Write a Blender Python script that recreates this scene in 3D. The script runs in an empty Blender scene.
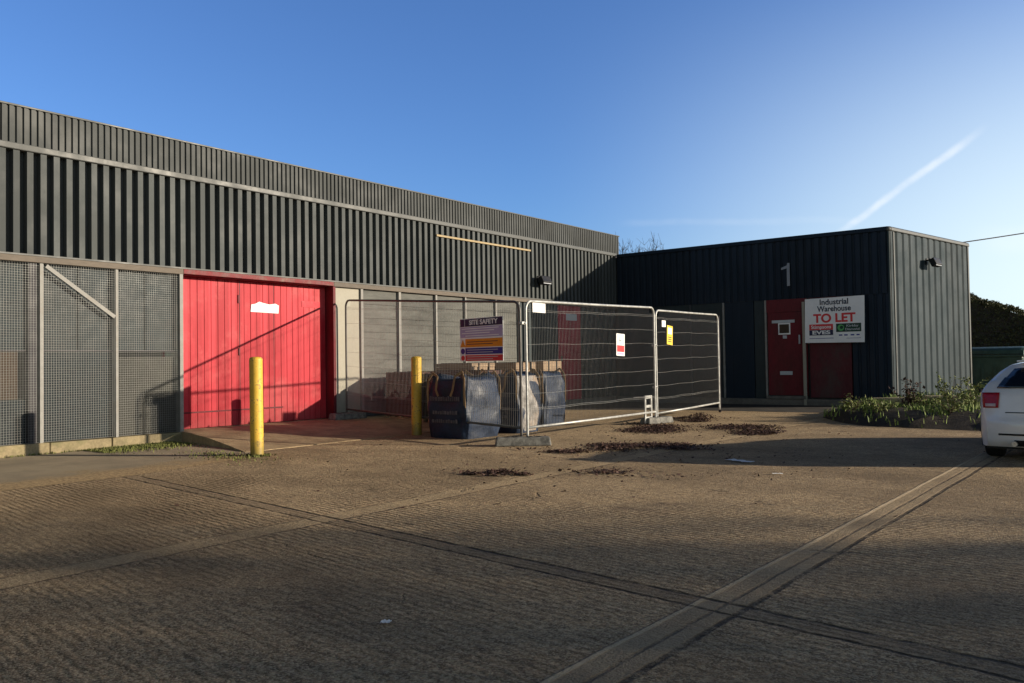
import bpy, bmesh, math, random
from mathutils import Vector, Matrix
random.seed(7)
sc = bpy.context.scene
COL = sc.collection
R = math.radians
PI = math.pi

# ------------------------------------------------------------------ materials
class NT:
    """small helper around a node tree"""
    def __init__(s, tree):
        s.t = tree; s.n = tree.nodes; s.l = tree.links
    def node(s, typ, **kw):
        n = s.n.new(typ)
        for k, v in kw.items(): setattr(n, k, v)
        return n
    def put(s, inp, v):
        if isinstance(v, bpy.types.NodeSocket): s.l.new(v, inp)
        elif v is not None:
            try: inp.default_value = v
            except Exception:
                inp.default_value = tuple(v) + (1.0,) if hasattr(v, '__len__') else (v, v, v)
    def m(s, op, a, b=None, c=None, clamp=False):
        n = s.node('ShaderNodeMath', operation=op, use_clamp=clamp)
        s.put(n.inputs[0], a); s.put(n.inputs[1], b)
        if c is not None: s.put(n.inputs[2], c)
        return n.outputs[0]
    def ss(s, x, lo, hi, a=0.0, b=1.0):
        n = s.node('ShaderNodeMapRange', interpolation_type='SMOOTHSTEP')
        s.put(n.inputs['Value'], x); s.put(n.inputs['From Min'], lo); s.put(n.inputs['From Max'], hi)
        s.put(n.inputs['To Min'], a); s.put(n.inputs['To Max'], b)
        return n.outputs[0]
    def mix(s, f, a, b, blend='MIX'):
        n = s.node('ShaderNodeMix', data_type='RGBA', blend_type=blend, clamp_factor=True)
        s.put(n.inputs[0], f); s.put(n.inputs[6], a); s.put(n.inputs[7], b)
        return n.outputs[2]
    def noise(s, scale, detail=4.0, rough=0.55, vec=None, dist=0.0):
        n = s.node('ShaderNodeTexNoise')
        n.inputs['Scale'].default_value = scale; n.inputs['Detail'].default_value = detail
        n.inputs['Roughness'].default_value = rough; n.inputs['Distortion'].default_value = dist
        if vec is not None: s.l.new(vec, n.inputs['Vector'])
        return n.outputs['Fac']
    def pos(s):
        return s.node('ShaderNodeNewGeometry').outputs['Position']
    def obj(s):
        return s.node('ShaderNodeTexCoord').outputs['Object']
    def mapv(s, vec, scale=(1, 1, 1), rot=(0, 0, 0), loc=(0, 0, 0)):
        n = s.node('ShaderNodeMapping')
        s.l.new(vec, n.inputs[0]); n.inputs['Scale'].default_value = scale
        n.inputs['Rotation'].default_value = rot; n.inputs['Location'].default_value = loc
        return n.outputs[0]
    def xyz(s, vec):
        n = s.node('ShaderNodeSeparateXYZ'); s.l.new(vec, n.inputs[0]); return n.outputs
    def bump(s, h, strength=0.3, dist=0.01):
        n = s.node('ShaderNodeBump'); s.put(n.inputs['Height'], h)
        n.inputs['Strength'].default_value = strength; n.inputs['Distance'].default_value = dist
        return n.outputs[0]

def new_mat(name):
    m = bpy.data.materials.new(name); m.use_nodes = True
    nt = NT(m.node_tree); b = m.node_tree.nodes['Principled BSDF']
    return m, nt, b

def c4(c): return (c[0], c[1], c[2], 1.0)

def sheet_paint(name, col, streak, rough, axis, width, spec=.25, fade=.2):
    """coated steel: each sheet its own tone, dirt runs below the fixings, faint dents"""
    m, nt, b = new_mat(name)
    p = nt.pos(); a = nt.xyz(p)[axis]; z = nt.xyz(p)[2]
    wn = nt.node('ShaderNodeTexWhiteNoise', noise_dimensions='1D'); nt.l.new(nt.m('FLOOR', nt.m('DIVIDE', a, width)), wn.inputs['W'])
    tone = nt.m('ADD', 1 - fade, nt.m('MULTIPLY', wn.outputs[0], 2 * fade))
    run = nt.noise(9, 5, .65, nt.mapv(p, (1, 1, .07))); blot = nt.noise(1.4, 5, .6, p)
    c = nt.mix(nt.m('MULTIPLY', nt.ss(run, .48, .72), .55), c4(col), c4(streak))
    c = nt.mix(nt.m('MULTIPLY', nt.ss(blot, .5, .75), .4), c, c4(streak))
    v = nt.node('ShaderNodeVectorMath', operation='SCALE'); nt.l.new(c, v.inputs[0]); nt.l.new(tone, v.inputs['Scale'])
    lap = nt.ss(nt.m('ABSOLUTE', nt.m('SUBTRACT', nt.m('FRACT', nt.m('DIVIDE', a, width)), .5)), .494, .498)
    nt.l.new(nt.mix(nt.m('MULTIPLY', lap, .6), v.outputs[0], c4(tuple(x * .35 for x in col))), b.inputs['Base Color'])
    nt.l.new(nt.ss(blot, .3, .7, rough - .1, rough + .12), b.inputs['Roughness']); b.inputs['Specular IOR Level'].default_value = spec
    nt.l.new(nt.bump(nt.noise(5, 3, .5, nt.mapv(p, (1, 1, .5))), .18, .01), b.inputs['Normal'])
    return m

def mat(name, col, rough=0.6, metal=0.0, var=0.25, scale=6.0, bump=0.0, bscale=60.0, spec=0.25, stretch=(1, 1, 1), dirt=None, dirtamt=0.5, bdist=0.004):
    """weathered surface: base colour broken up by two noises, optional dirt colour and bump"""
    m, nt, b = new_mat(name)
    v = nt.mapv(nt.pos(), stretch)
    n1 = nt.noise(scale, 5, 0.6, v); n2 = nt.noise(scale * 7.3, 4, 0.6, v)
    f = nt.m('ADD', nt.m('MULTIPLY', n1, 0.65), nt.m('MULTIPLY', n2, 0.35))
    lo = tuple(x * (1 - var) for x in col); hi = tuple(min(0.95, x * (1 + var)) for x in col)
    c = nt.mix(nt.ss(f, 0.32, 0.68), c4(lo), c4(hi))
    if dirt is not None:
        d = nt.ss(nt.noise(scale * 0.45, 6, 0.7, v), 0.48, 0.72)
        c = nt.mix(nt.m('MULTIPLY', d, dirtamt), c, c4(dirt))
    nt.l.new(c, b.inputs['Base Color'])
    b.inputs['Metallic'].default_value = metal
    r = nt.ss(n1, 0.3, 0.7, max(0.03, rough - 0.1), min(1, rough + 0.1)); nt.l.new(r, b.inputs['Roughness'])
    b.inputs['Specular IOR Level'].default_value = spec
    if bump > 0:
        nt.l.new(nt.bump(nt.noise(bscale, 4, 0.6, v), bump, bdist), b.inputs['Normal'])
    return m

M = {}
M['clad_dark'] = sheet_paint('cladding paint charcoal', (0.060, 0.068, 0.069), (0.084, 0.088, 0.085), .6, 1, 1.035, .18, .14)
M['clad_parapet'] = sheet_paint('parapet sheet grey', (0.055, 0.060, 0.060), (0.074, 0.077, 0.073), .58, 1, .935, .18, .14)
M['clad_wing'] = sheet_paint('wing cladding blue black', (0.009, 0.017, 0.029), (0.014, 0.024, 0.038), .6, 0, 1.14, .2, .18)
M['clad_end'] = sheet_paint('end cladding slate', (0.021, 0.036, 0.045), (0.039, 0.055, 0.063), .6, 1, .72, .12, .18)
M['trim'] = mat('grey metal trim', (0.075, 0.079, 0.077), 0.5, 0.0, 0.16, 2.5, 0.08, 20, spec=.3)
M['trim_dark'] = mat('dark metal trim', (0.055, 0.062, 0.07), 0.5, 0.1, 0.1, 2.5)
M['fascia'] = mat('weathered timber fascia', (0.125, 0.105, 0.085), 0.7, 0, 0.25, 4, 0.2, 40, stretch=(1, .25, 1))
M['fascia_red'] = mat('red painted lintel', (0.16, 0.028, 0.032), 0.6, 0, 0.35, 6, .1, 40, dirt=(0.20, 0.16, 0.125), dirtamt=.8)
M['plinth'] = mat('mossy concrete plinth', (0.24, 0.195, 0.115), 0.9, 0, 0.3, 5, 0.6, 45, dirt=(0.13, 0.13, 0.06), dirtamt=.8)
M['plinth_dark'] = mat('dark concrete plinth', (0.14, 0.13, 0.115), 0.9, 0, 0.3, 5, 0.5, 45)  # darker, greyer concrete than the left plinth
M['post_white'] = mat('white painted post', (0.24, 0.235, 0.22), 0.6, 0, 0.18, 9, 0.1, 60, dirt=(0.20, 0.165, 0.13), dirtamt=.5)
M['steel_dark'] = mat('dark painted steel', (0.03, 0.027, 0.034), 0.55, 0, 0.2, 6)
M['wire_mesh'] = mat('galvanised wire mesh', (0.15, 0.155, 0.15), 0.5, .3, 0.2, 6)
M['glaz_up'] = mat('dirty grey glazing sheet', (0.018, 0.026, 0.030), 0.5, 0, 0.4, 2.2, 0.2, 14, dirt=(0.040, 0.050, 0.053), dirtamt=.8, spec=.12)
M['glaz_low'] = mat('grey infill board', (0.016, 0.023, 0.027), 0.6, 0, 0.35, 3, 0.2, 14, dirt=(0.034, 0.041, 0.043), dirtamt=.7, spec=.12)
M['board_beige'] = mat('beige infill board', (0.050, 0.049, 0.043), 0.75, 0, 0.25, 3, spec=.12)
M['board_brown'] = mat('brown infill board', (0.055, 0.038, 0.026), 0.75, 0, 0.25, 3)
M['cream'] = mat('cream painted panel', (0.31, 0.29, 0.235), 0.6, 0, 0.08, 2, .05, 20)
M['stained'] = mat('stained cement board', (0.115, 0.116, 0.106), 0.8, 0, 0.25, 1.6, 0.15, 20, stretch=(1, .5, 3), dirt=(0.042, 0.044, 0.040), dirtamt=.85)
M['teal'] = mat('lower cladding teal black', (0.025, 0.037, 0.042), 0.55, 0, 0.2, 2, stretch=(1, 1, .3))
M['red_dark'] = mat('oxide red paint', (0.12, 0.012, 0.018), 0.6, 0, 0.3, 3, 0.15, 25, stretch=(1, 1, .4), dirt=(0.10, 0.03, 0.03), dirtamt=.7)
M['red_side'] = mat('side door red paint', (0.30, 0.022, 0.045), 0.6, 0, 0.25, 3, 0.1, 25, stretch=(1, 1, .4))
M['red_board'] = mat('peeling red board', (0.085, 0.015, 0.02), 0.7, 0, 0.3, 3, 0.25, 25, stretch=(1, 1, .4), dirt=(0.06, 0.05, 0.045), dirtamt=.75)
M['paper'] = mat('white paper', (0.78, 0.77, 0.75), 0.7, 0, 0.04, 10)
M['white'] = mat('white plastic board', (0.80, 0.80, 0.80), 0.5, 0, 0.04, 4)
M['sign_red'] = mat('sign red', (0.62, 0.045, 0.05), 0.5, 0, 0.06, 4)
M['sign_navy'] = mat('sign navy', (0.018, 0.025, 0.07), 0.5, 0, 0.06, 4)
M['sign_blue'] = mat('sign blue', (0.02, 0.035, 0.24), 0.5, 0, 0.06, 4)
M['sign_orange'] = mat('sign orange', (0.75, 0.27, 0.02), 0.5, 0, 0.06, 4)
M['sign_lilac'] = mat('sign lilac', (0.42, 0.36, 0.56), 0.5, 0, 0.06, 4)
M['sign_green'] = mat('sign dark green', (0.015, 0.05, 0.035), 0.5, 0, 0.06, 4)
M['logo_green'] = mat('logo bright green', (0.10, 0.38, 0.12), 0.5, 0, 0.06, 4)
M['ink'] = mat('dark ink', (0.03, 0.035, 0.06), 0.6, 0, 0.05, 4)
M['sign_yellow'] = mat('sign yellow', (0.80, 0.55, 0.06), 0.5, 0, 0.06, 4)
M['number'] = mat('grey numeral', (0.46, 0.49, 0.52), 0.5, 0, 0.05, 4)
M['numeral'] = mat('weathered grey numeral', (0.27, 0.29, 0.32), 0.6, 0, 0.1, 6)
M['lamp_glass'] = mat('lamp glass', (0.5, 0.52, 0.55), 0.12, 0, 0.05, 4)
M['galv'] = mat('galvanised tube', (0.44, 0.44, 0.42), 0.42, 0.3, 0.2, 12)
M['galv_shaded'] = mat('shaded galvanised tube', (0.10, 0.095, 0.09), 0.45, 0.4, 0.2, 12)  # darker galvanised copy for the fence seen from its unlit side
M['fence_wire'] = mat('fence wire', (0.42, 0.42, 0.40), 0.45, 0.4, 0.12, 12)
M['rubber'] = mat('recycled rubber', (0.17, 0.165, 0.15), 0.85, 0, 0.5, 16, .6, 60, dirt=(0.05, .05, .05), dirtamt=.8)
M['bag_navy'] = mat('woven navy plastic', (0.012, 0.022, 0.046), 0.48, 0, 0.4, 4, 0.4, 9, dirt=(0.036, 0.052, 0.075), dirtamt=.5, spec=.3, bdist=.02)
M['bag_text'] = mat('faded bag print', (0.09, 0.09, 0.10), 0.5, 0, 0.4, 9)
M['film'] = mat('sunlit side plastic film', (0.26, 0.25, 0.24), 0.5, 0, 0.5, 5, 0.35, 5, dirt=(0.30, 0.20, 0.12), dirtamt=.8, bdist=.03)
M['film_blue'] = mat('blue grey plastic sack', (0.022, 0.037, 0.060), 0.33, 0, 0.45, 4, 0.25, 4.5, dirt=(0.05, 0.07, 0.10), dirtamt=.5, spec=.45, bdist=.03)
M['strap'] = mat('tan webbing strap', (0.24, 0.16, 0.085), 0.7, 0, 0.2, 12)
M['pallet_wood'] = mat('pallet timber', (0.34, 0.24, 0.14), 0.8, 0, 0.3, 5, 0.3, 30)
M['tyre'] = mat('tyre rubber', (0.018, 0.018, 0.018), 0.85, 0, 0.2, 20)
M['rim'] = mat('alloy', (0.45, 0.45, 0.46), 0.3, 0.8, 0.08, 10)
M['carglass'] = mat('tinted car glass', (0.008, 0.011, 0.016), 0.06, 0, 0.1, 4, spec=.6)
M['light_red'] = mat('tail light red', (0.36, 0.012, 0.018), 0.16, 0, 0.25, 30)
M['light_clear'] = mat('tail light clear', (0.55, 0.42, 0.42), 0.15, 0, 0.1, 30)
M['blackplastic'] = mat('black plastic', (0.015, 0.015, 0.017), 0.5, 0, 0.2, 10)
M['bin_green'] = mat('bin green plastic', (0.045, 0.085, 0.07), 0.5, 0, 0.25, 4, dirt=(.09, .11, .10), dirtamt=.5)
M['hedge_leaf'] = mat('hedge leaf', (0.075, 0.075, 0.03), 0.7, 0, 0.5, 3)
M['leaf_tree'] = mat('tree leaf', (0.06, 0.06, 0.02), 0.7, 0, 0.5, 3)
M['bark'] = mat('bark', (0.09, 0.075, 0.06), 0.9, 0, 0.3, 6, .4, 30)
M['twig'] = mat('bare twig', (0.085, 0.075, 0.065), 0.9, 0, 0.2, 6)
M['grass'] = mat('grass blade', (0.15, 0.21, 0.05), 0.7, 0, 0.6, 7, dirt=(0.30, 0.26, 0.12), dirtamt=.6)
M['moss'] = mat('moss and short grass', (0.11, 0.12, 0.035), 0.85, 0, 0.5, 6, dirt=(.16, .13, .06), dirtamt=.7)
M['weed'] = mat('weed leaf', (0.20, 0.235, 0.075), 0.65, 0, 0.5, 9, dirt=(0.20, 0.16, .07), dirtamt=.7)
M['dead_leaf'] = mat('dead leaf', (0.075, 0.042, 0.032), 0.7, 0, 0.7, 21)
M['deadstem'] = mat('dead plant stem', (0.13, 0.095, 0.07), 0.9, 0, 0.4, 9)
M['soil'] = mat('dark soil', (0.045, 0.036, 0.027), 0.95, 0, 0.4, 5, .8, 30, bdist=.02)
M['kerbstone'] = mat('buff kerb stone', (0.40, 0.33, 0.21), 0.9, 0, 0.3, 4, .5, 40)
M['cable'] = mat('cable', (0.05, 0.05, 0.05), 0.7, 0, 0.1, 4)
M['roof'] = mat('roof felt', (0.09, 0.09, 0.09), 0.9, 0, 0.2, 2)
M['core'] = mat('inner wall', (0.06, 0.06, 0.06), 0.9, 0, 0.2, 2)

def car_paint(name, col):
    m, nt, b = new_mat(name)
    n = nt.noise(3, 4, .6, nt.pos())
    nt.l.new(nt.mix(nt.ss(n, .35, .7), c4(col), c4(tuple(x * .9 for x in col))), b.inputs['Base Color'])
    b.inputs['Roughness'].default_value = .3; b.inputs['Coat Weight'].default_value = .6; b.inputs['Coat Roughness'].default_value = .06
    return m
M['car_white'] = car_paint('white car paint', (0.80, 0.79, 0.77))

def door_paint():
    m, nt, b = new_mat('sunlit red door paint')
    p = nt.pos(); v = nt.mapv(p, (1, 1, .22))
    n1 = nt.noise(3.2, 5, .6, v); n2 = nt.noise(22, 4, .6, v); n3 = nt.noise(1.1, 6, .7, p)
    y = nt.xyz(p)[1]
    plank = nt.node('ShaderNodeTexWhiteNoise', noise_dimensions='1D'); nt.l.new(nt.m('FLOOR', nt.m('DIVIDE', y, 0.125)), plank.inputs['W'])
    f = nt.m('ADD', nt.m('MULTIPLY', n1, .5), nt.m('ADD', nt.m('MULTIPLY', n2, .2), nt.m('MULTIPLY', plank.outputs[0], .3)))
    c = nt.mix(nt.ss(f, .28, .72), c4((.33, .012, .022)), c4((.52, .036, .052)))
    c = nt.mix(nt.m('MULTIPLY', nt.ss(n3, .48, .68), .6), c, c4((.54, .095, .10)))
    c = nt.mix(nt.m('MULTIPLY', nt.ss(nt.noise(14, 5, .7, nt.mapv(p, (1, 1, .08))), .56, .74), .45), c, c4((.20, .02, .028)))
    z = nt.xyz(p)[2]
    grime = nt.m('MULTIPLY', nt.ss(nt.m('ADD', z, nt.m('MULTIPLY', n3, -.35)), .35, -.05), .55)
    c = nt.mix(grime, c, c4((.25, .05, .05)))
    nt.l.new(c, b.inputs['Base Color'])
    b.inputs['Roughness'].default_value = .5
    b.inputs['Specular IOR Level'].default_value = .15
    nt.l.new(nt.bump(n2, .12, .004), b.inputs['Normal'])
    return m
M['red_door'] = door_paint()

def bollard_paint():
    m, nt, b = new_mat('yellow bollard paint')
    p = nt.pos(); z = nt.xyz(p)[2]
    n1 = nt.noise(9, 6, .65, p); n2 = nt.noise(45, 4, .6, p)
    c = nt.mix(nt.ss(n1, .35, .7), c4((.60, .37, .035)), c4((.70, .45, .06)))
    chips = nt.ss(nt.m('ADD', nt.m('MULTIPLY', n2, .6), nt.m('MULTIPLY', n1, .4)), .545, .60)
    c = nt.mix(nt.m('MULTIPLY', chips, .85), c, c4((.22, .13, .05)))
    base = nt.ss(nt.m('ADD', z, nt.m('MULTIPLY', n1, -.3)), .12, -.12)
    c = nt.mix(nt.m('MULTIPLY', base, .75), c, c4((.14, .12, .04)))
    nt.l.new(c, b.inputs['Base Color']); b.inputs['Roughness'].default_value = .55
    nt.l.new(nt.bump(n2, .2, .004), b.inputs['Normal'])
    return m
M['yellow'] = bollard_paint()

def brick_mat(name, ca, cb, cc_):
    m, nt, b = new_mat(name)
    p = nt.pos(); x, y, z = nt.xyz(p)
    cmb = nt.node('ShaderNodeCombineXYZ'); nt.l.new(nt.m('ADD', x, y), cmb.inputs[0]); nt.l.new(z, cmb.inputs[1])
    br = nt.node('ShaderNodeTexBrick', offset=0.0); nt.l.new(cmb.outputs[0], br.inputs['Vector'])
    br.inputs['Scale'].default_value = 1.0; br.inputs['Brick Width'].default_value = .225; br.inputs['Row Height'].default_value = .07
    br.inputs['Mortar Size'].default_value = .004
    br.inputs['Color1'].default_value = c4(ca); br.inputs['Color2'].default_value = c4(cb); br.inputs['Mortar'].default_value = c4((.05, .03, .025))
    c = nt.mix(nt.ss(nt.noise(7, 5, .6, p), .35, .7), br.outputs[0], c4(cc_))
    nt.l.new(c, b.inputs['Base Color']); b.inputs['Roughness'].default_value = .85
    nt.l.new(nt.bump(br.outputs['Fac'], -.5, .01), b.inputs['Normal'])
    return m
M['brick'] = brick_mat('packed sunlit tan brick', (.33, .235, .15), (.27, .18, .115), (.31, .225, .15)); M['brick_shaded'] = brick_mat('packed shaded red brick', (.075, .030, .024), (.05, .022, .018), (.065, .03, .024))  # colours carry the light: tan for sunlit packs, dark red for shaded ones

def yard_mat(name, tarmac=False):
    m, nt, b = new_mat(name)
    p = nt.pos(); x, y, z = nt.xyz(p)
    big = nt.noise(.33, 5, .6, p); med = nt.noise(1.7, 6, .65, p); fine = nt.noise(24, 5, .7, p); grit = nt.noise(85, 3, .7, p)
    if tarmac:
        c = nt.mix(nt.ss(med, .3, .7), c4((.25, .205, .14)), c4((.37, .30, .20)))
        moss = nt.m('MULTIPLY', nt.ss(nt.m('ADD', med, nt.m('MULTIPLY', nt.ss(x, 1.9, 3.3), .28)), .58, .80), .85)
        c = nt.mix(moss, c, c4((.16, .135, .05)))
        c = nt.mix(nt.m('MULTIPLY', nt.ss(grit, .45, .7), .5), c, c4((.30, .27, .22)))
        edge = nt.ss(nt.m('ADD', x, nt.m('ADD', nt.m('MULTIPLY', nt.m('SUBTRACT', med, .5), 1.6), nt.m('MULTIPLY', nt.m('SUBTRACT', fine, .5), .8))), 2.25, 3.0)
        c = nt.mix(edge, c, nt.mix(nt.ss(fine, .40, .62), c4((.50, .36, .195)), c4((.24, .165, .09))))
        h = nt.m('ADD', nt.m('MULTIPLY', grit, .7), nt.m('MULTIPLY', fine, .6))
        nt.l.new(nt.bump(h, .8, .012), b.inputs['Normal'])
    else:
        # tamped concrete: wandering ridges across each bay + exposed aggregate
        c = nt.mix(nt.ss(big, .3, .7), c4((.50, .345, .187)), c4((.69, .48, .27)))
        c = nt.mix(nt.ss(med, .38, .72), c, c4((.37, .255, .145)))
        c = nt.mix(nt.m('MULTIPLY', nt.ss(fine, .40, .62), .85), c, c4((.19, .128, .068)))
        clump = nt.noise(11, 6, .75, nt.mapv(p, (.6, 1.5, 1), rot=(0, 0, R(7))))
        c = nt.mix(nt.m('MULTIPLY', nt.ss(clump, .46, .62), .8), c, c4((.135, .092, .052)))
        c = nt.mix(nt.m('MULTIPLY', nt.ss(grit, .50, .66), .85), c, c4((.72, .56, .36)))
        vor = nt.node('ShaderNodeTexVoronoi'); vor.inputs['Scale'].default_value = 95; nt.l.new(p, vor.inputs['Vector'])
        vcol = nt.xyz(vor.outputs['Color'])[0]
        c = nt.mix(nt.m('MULTIPLY', nt.ss(vcol, .55, .9), .65), c, c4((.66, .52, .33)))
        c = nt.mix(nt.m('MULTIPLY', nt.ss(vcol, .40, .05), .55), c, c4((.17, .12, .075)))
        cv = nt.node('ShaderNodeTexVoronoi', feature='DISTANCE_TO_EDGE'); cv.inputs['Scale'].default_value = .42
        cw = nt.node('ShaderNodeVectorMath', operation='ADD'); nz = nt.node('ShaderNodeTexNoise'); nz.inputs['Scale'].default_value = 2.2; nz.inputs['Detail'].default_value = 5; nt.l.new(p, nz.inputs['Vector'])
        ns = nt.node('ShaderNodeVectorMath', operation='SCALE'); nt.l.new(nz.outputs['Color'], ns.inputs[0]); ns.inputs['Scale'].default_value = .5; nt.l.new(p, cw.inputs[0]); nt.l.new(ns.outputs[0], cw.inputs[1]); nt.l.new(cw.outputs[0], cv.inputs['Vector'])
        crack = nt.m('MULTIPLY', nt.ss(cv.outputs['Distance'], .006, .001), nt.ss(nt.noise(.6, 3, .6, nt.mapv(p, loc=(2, 5, 8))), .58, .66))
        c = nt.mix(nt.m('MULTIPLY', crack, .30), c, c4((.05, .036, .026)))
        stain = nt.ss(nt.noise(.9, 6, .72, nt.mapv(p, (1, 1, 1), loc=(4.2, 1.3, 0))), .60, .74)
        c = nt.mix(nt.m('MULTIPLY', stain, .6), c, c4((.10, .07, .052)))
        wear = nt.ss(nt.noise(.22, 6, .7, nt.mapv(p, (1, 1.6, 1), loc=(1.7, 8.3, 0))), .42, .66)
        c = nt.mix(nt.m('MULTIPLY', wear, .75), c, c4((.165, .118, .070)))
        spots = nt.ss(nt.noise(2.2, 6, .78, nt.mapv(p, loc=(6, 1, 3))), .60, .72)
        c = nt.mix(nt.m('MULTIPLY', spots, .75), c, c4((.075, .052, .036)))
        # warped coordinates so no joint is ruler straight
        wx = nt.m('ADD', x, nt.m('MULTIPLY', nt.m('SUBTRACT', nt.noise(.8, 4, .6, p), .5), .22))
        wy = nt.m('ADD', y, nt.m('MULTIPLY', nt.m('SUBTRACT', nt.noise(.9, 4, .6, nt.mapv(p, loc=(3, 7, 1))), .5), .16))
        fx = nt.m('ADD', x, nt.m('MULTIPLY', nt.m('SUBTRACT', nt.noise(6, 3, .6, p), .5), .05))
        fy = nt.m('ADD', y, nt.m('MULTIPLY', nt.m('SUBTRACT', nt.noise(6, 3, .6, nt.mapv(p, loc=(3, 7, 1))), .5), .05))
        def band(d, c0, w, soft):   # 1 inside |d-c0|<w
            return nt.ss(nt.m('ABSOLUTE', nt.m('SUBTRACT', d, c0)), w + soft, w)
        h = None
        # J1: transverse joint (two saw cuts with a filled strip)
        j1 = nt.m('ADD', fy, nt.m('MULTIPLY', x, .125))      # y = 4.96 - .125 x
        g1 = nt.m('MAXIMUM', band(j1, 5.05, .007, .016), band(j1, 4.90, .005, .014))
        strip1 = band(j1, 4.975, .075, .02)
        on1 = nt.ss(x, 3.1, 3.6)
        g1 = nt.m('MULTIPLY', g1, on1)
        # J2: lighter longitudinal joint strip
        g2 = band(fx, 7.02, .11, .05); e2 = nt.m('MAXIMUM', band(fx, 6.9, .004, .02), band(fx, 7.16, .004, .02))
        # J3: wide channel strip, raised edge coloured bright for the low sun it catches
        j3 = nt.m('ADD', nt.m('SUBTRACT', x, nt.m('MULTIPLY', nt.m('SUBTRACT', y, 2.8), .017)), nt.m('ADD', nt.m('MULTIPLY', nt.m('SUBTRACT', nt.noise(1.3, 2, .5, p), .5), .03), nt.m('MULTIPLY', nt.m('SUBTRACT', nt.noise(14, 3, .6, p), .5), .014)))
        s3 = band(j3, 10.345, .105, .02)
        g3 = nt.m('MAXIMUM', nt.m('MULTIPLY', band(j3, 10.355, .004, .012), .6), band(j3, 10.46, .008, .014))
        e3 = band(j3, 10.235, .010, .010)
        # further bay joints off to the sides
        g4 = nt.m('MAXIMUM', band(fx, 14.1, .014, .02), band(fy, -1.2, .014, .02))
        c = nt.mix(nt.m('MULTIPLY', strip1, .5), c, c4((.22, .165, .11)))
        c = nt.mix(nt.m('MULTIPLY', g2, nt.ss(med, .30, .60, .12, .50)), c, c4((.56, .42, .25)))
        c = nt.mix(nt.m('MULTIPLY', s3, .75), c, nt.mix(nt.ss(med, .35, .65), c4((.34, .255, .16)), c4((.46, .35, .22))))
        c = nt.mix(nt.m('MULTIPLY', e3, .8), c, c4((.60, .48, .32)))
        gro = nt.m('MAXIMUM', nt.m('MAXIMUM', g1, nt.m('MULTIPLY', e2, .55)), nt.m('MAXIMUM', nt.m('MULTIPLY', g3, .8), g4))
        gro = nt.m('MULTIPLY', gro, nt.ss(nt.noise(7, 5, .75, p), .36, .56, .15, 1.0))
        c = nt.mix(nt.m('MULTIPLY', gro, .9), c, c4((.025, .02, .016)))
        # ridges
        wv = nt.node('ShaderNodeTexWave', wave_type='BANDS', bands_direction='Y', wave_profile='SIN')
        nt.l.new(nt.mapv(p, (1, 1, 1), rot=(0, 0, R(7))), wv.inputs['Vector'])
        wv.inputs['Scale'].default_value = 5.6; wv.inputs['Distortion'].default_value = 4.5; wv.inputs['Detail'].default_value = 4
        wv.inputs['Detail Scale'].default_value = 1.6; wv.inputs['Detail Roughness'].default_value = .6
        ridge = nt.m('MULTIPLY', wv.outputs['Fac'], nt.m('SUBTRACT', 1.0, nt.m('MAXIMUM', s3, g2)))
        h = nt.m('ADD', nt.m('MULTIPLY', nt.m('MULTIPLY', ridge, nt.ss(nt.noise(1.1, 4, .6, nt.mapv(p, loc=(9, 2, 5))), .34, .66, .12, 1.0)), .75), nt.m('ADD', nt.m('MULTIPLY', fine, .8), nt.m('ADD', nt.m('MULTIPLY', grit, .45), nt.m('MULTIPLY', vor.outputs['Distance'], -.35))))
        h = nt.m('ADD', h, nt.m('ADD', nt.m('MULTIPLY', med, 1.2), nt.m('MULTIPLY', clump, 1.6)))
        h = nt.m('SUBTRACT', h, nt.m('MULTIPLY', nt.m('MAXIMUM', gro, crack), 1.6))
        h = nt.m('ADD', h, nt.m('MULTIPLY', e3, 1.0))
        nt.l.new(nt.bump(h, 1.0, .02), b.inputs['Normal'])
    nt.l.new(c, b.inputs['Base Color'])
    b.inputs['Roughness'].default_value = .92; b.inputs['Specular IOR Level'].default_value = .25
    return m
M['yard'] = yard_mat('tamped concrete yard')
M['tarmac'] = yard_mat('worn tarmac', True)
M['apron'] = mat('concrete apron', (.34, .255, .15), .92, 0, .3, 3, .8, 35, dirt=(.17, .115, .07), dirtamt=.7, bdist=.012)
M['outline'] = mat('painted wing shade', (.055, .05, .046), .9, 0, .3, 3, .5, 40)  # dark colour carries the shade along the wing front

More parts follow.
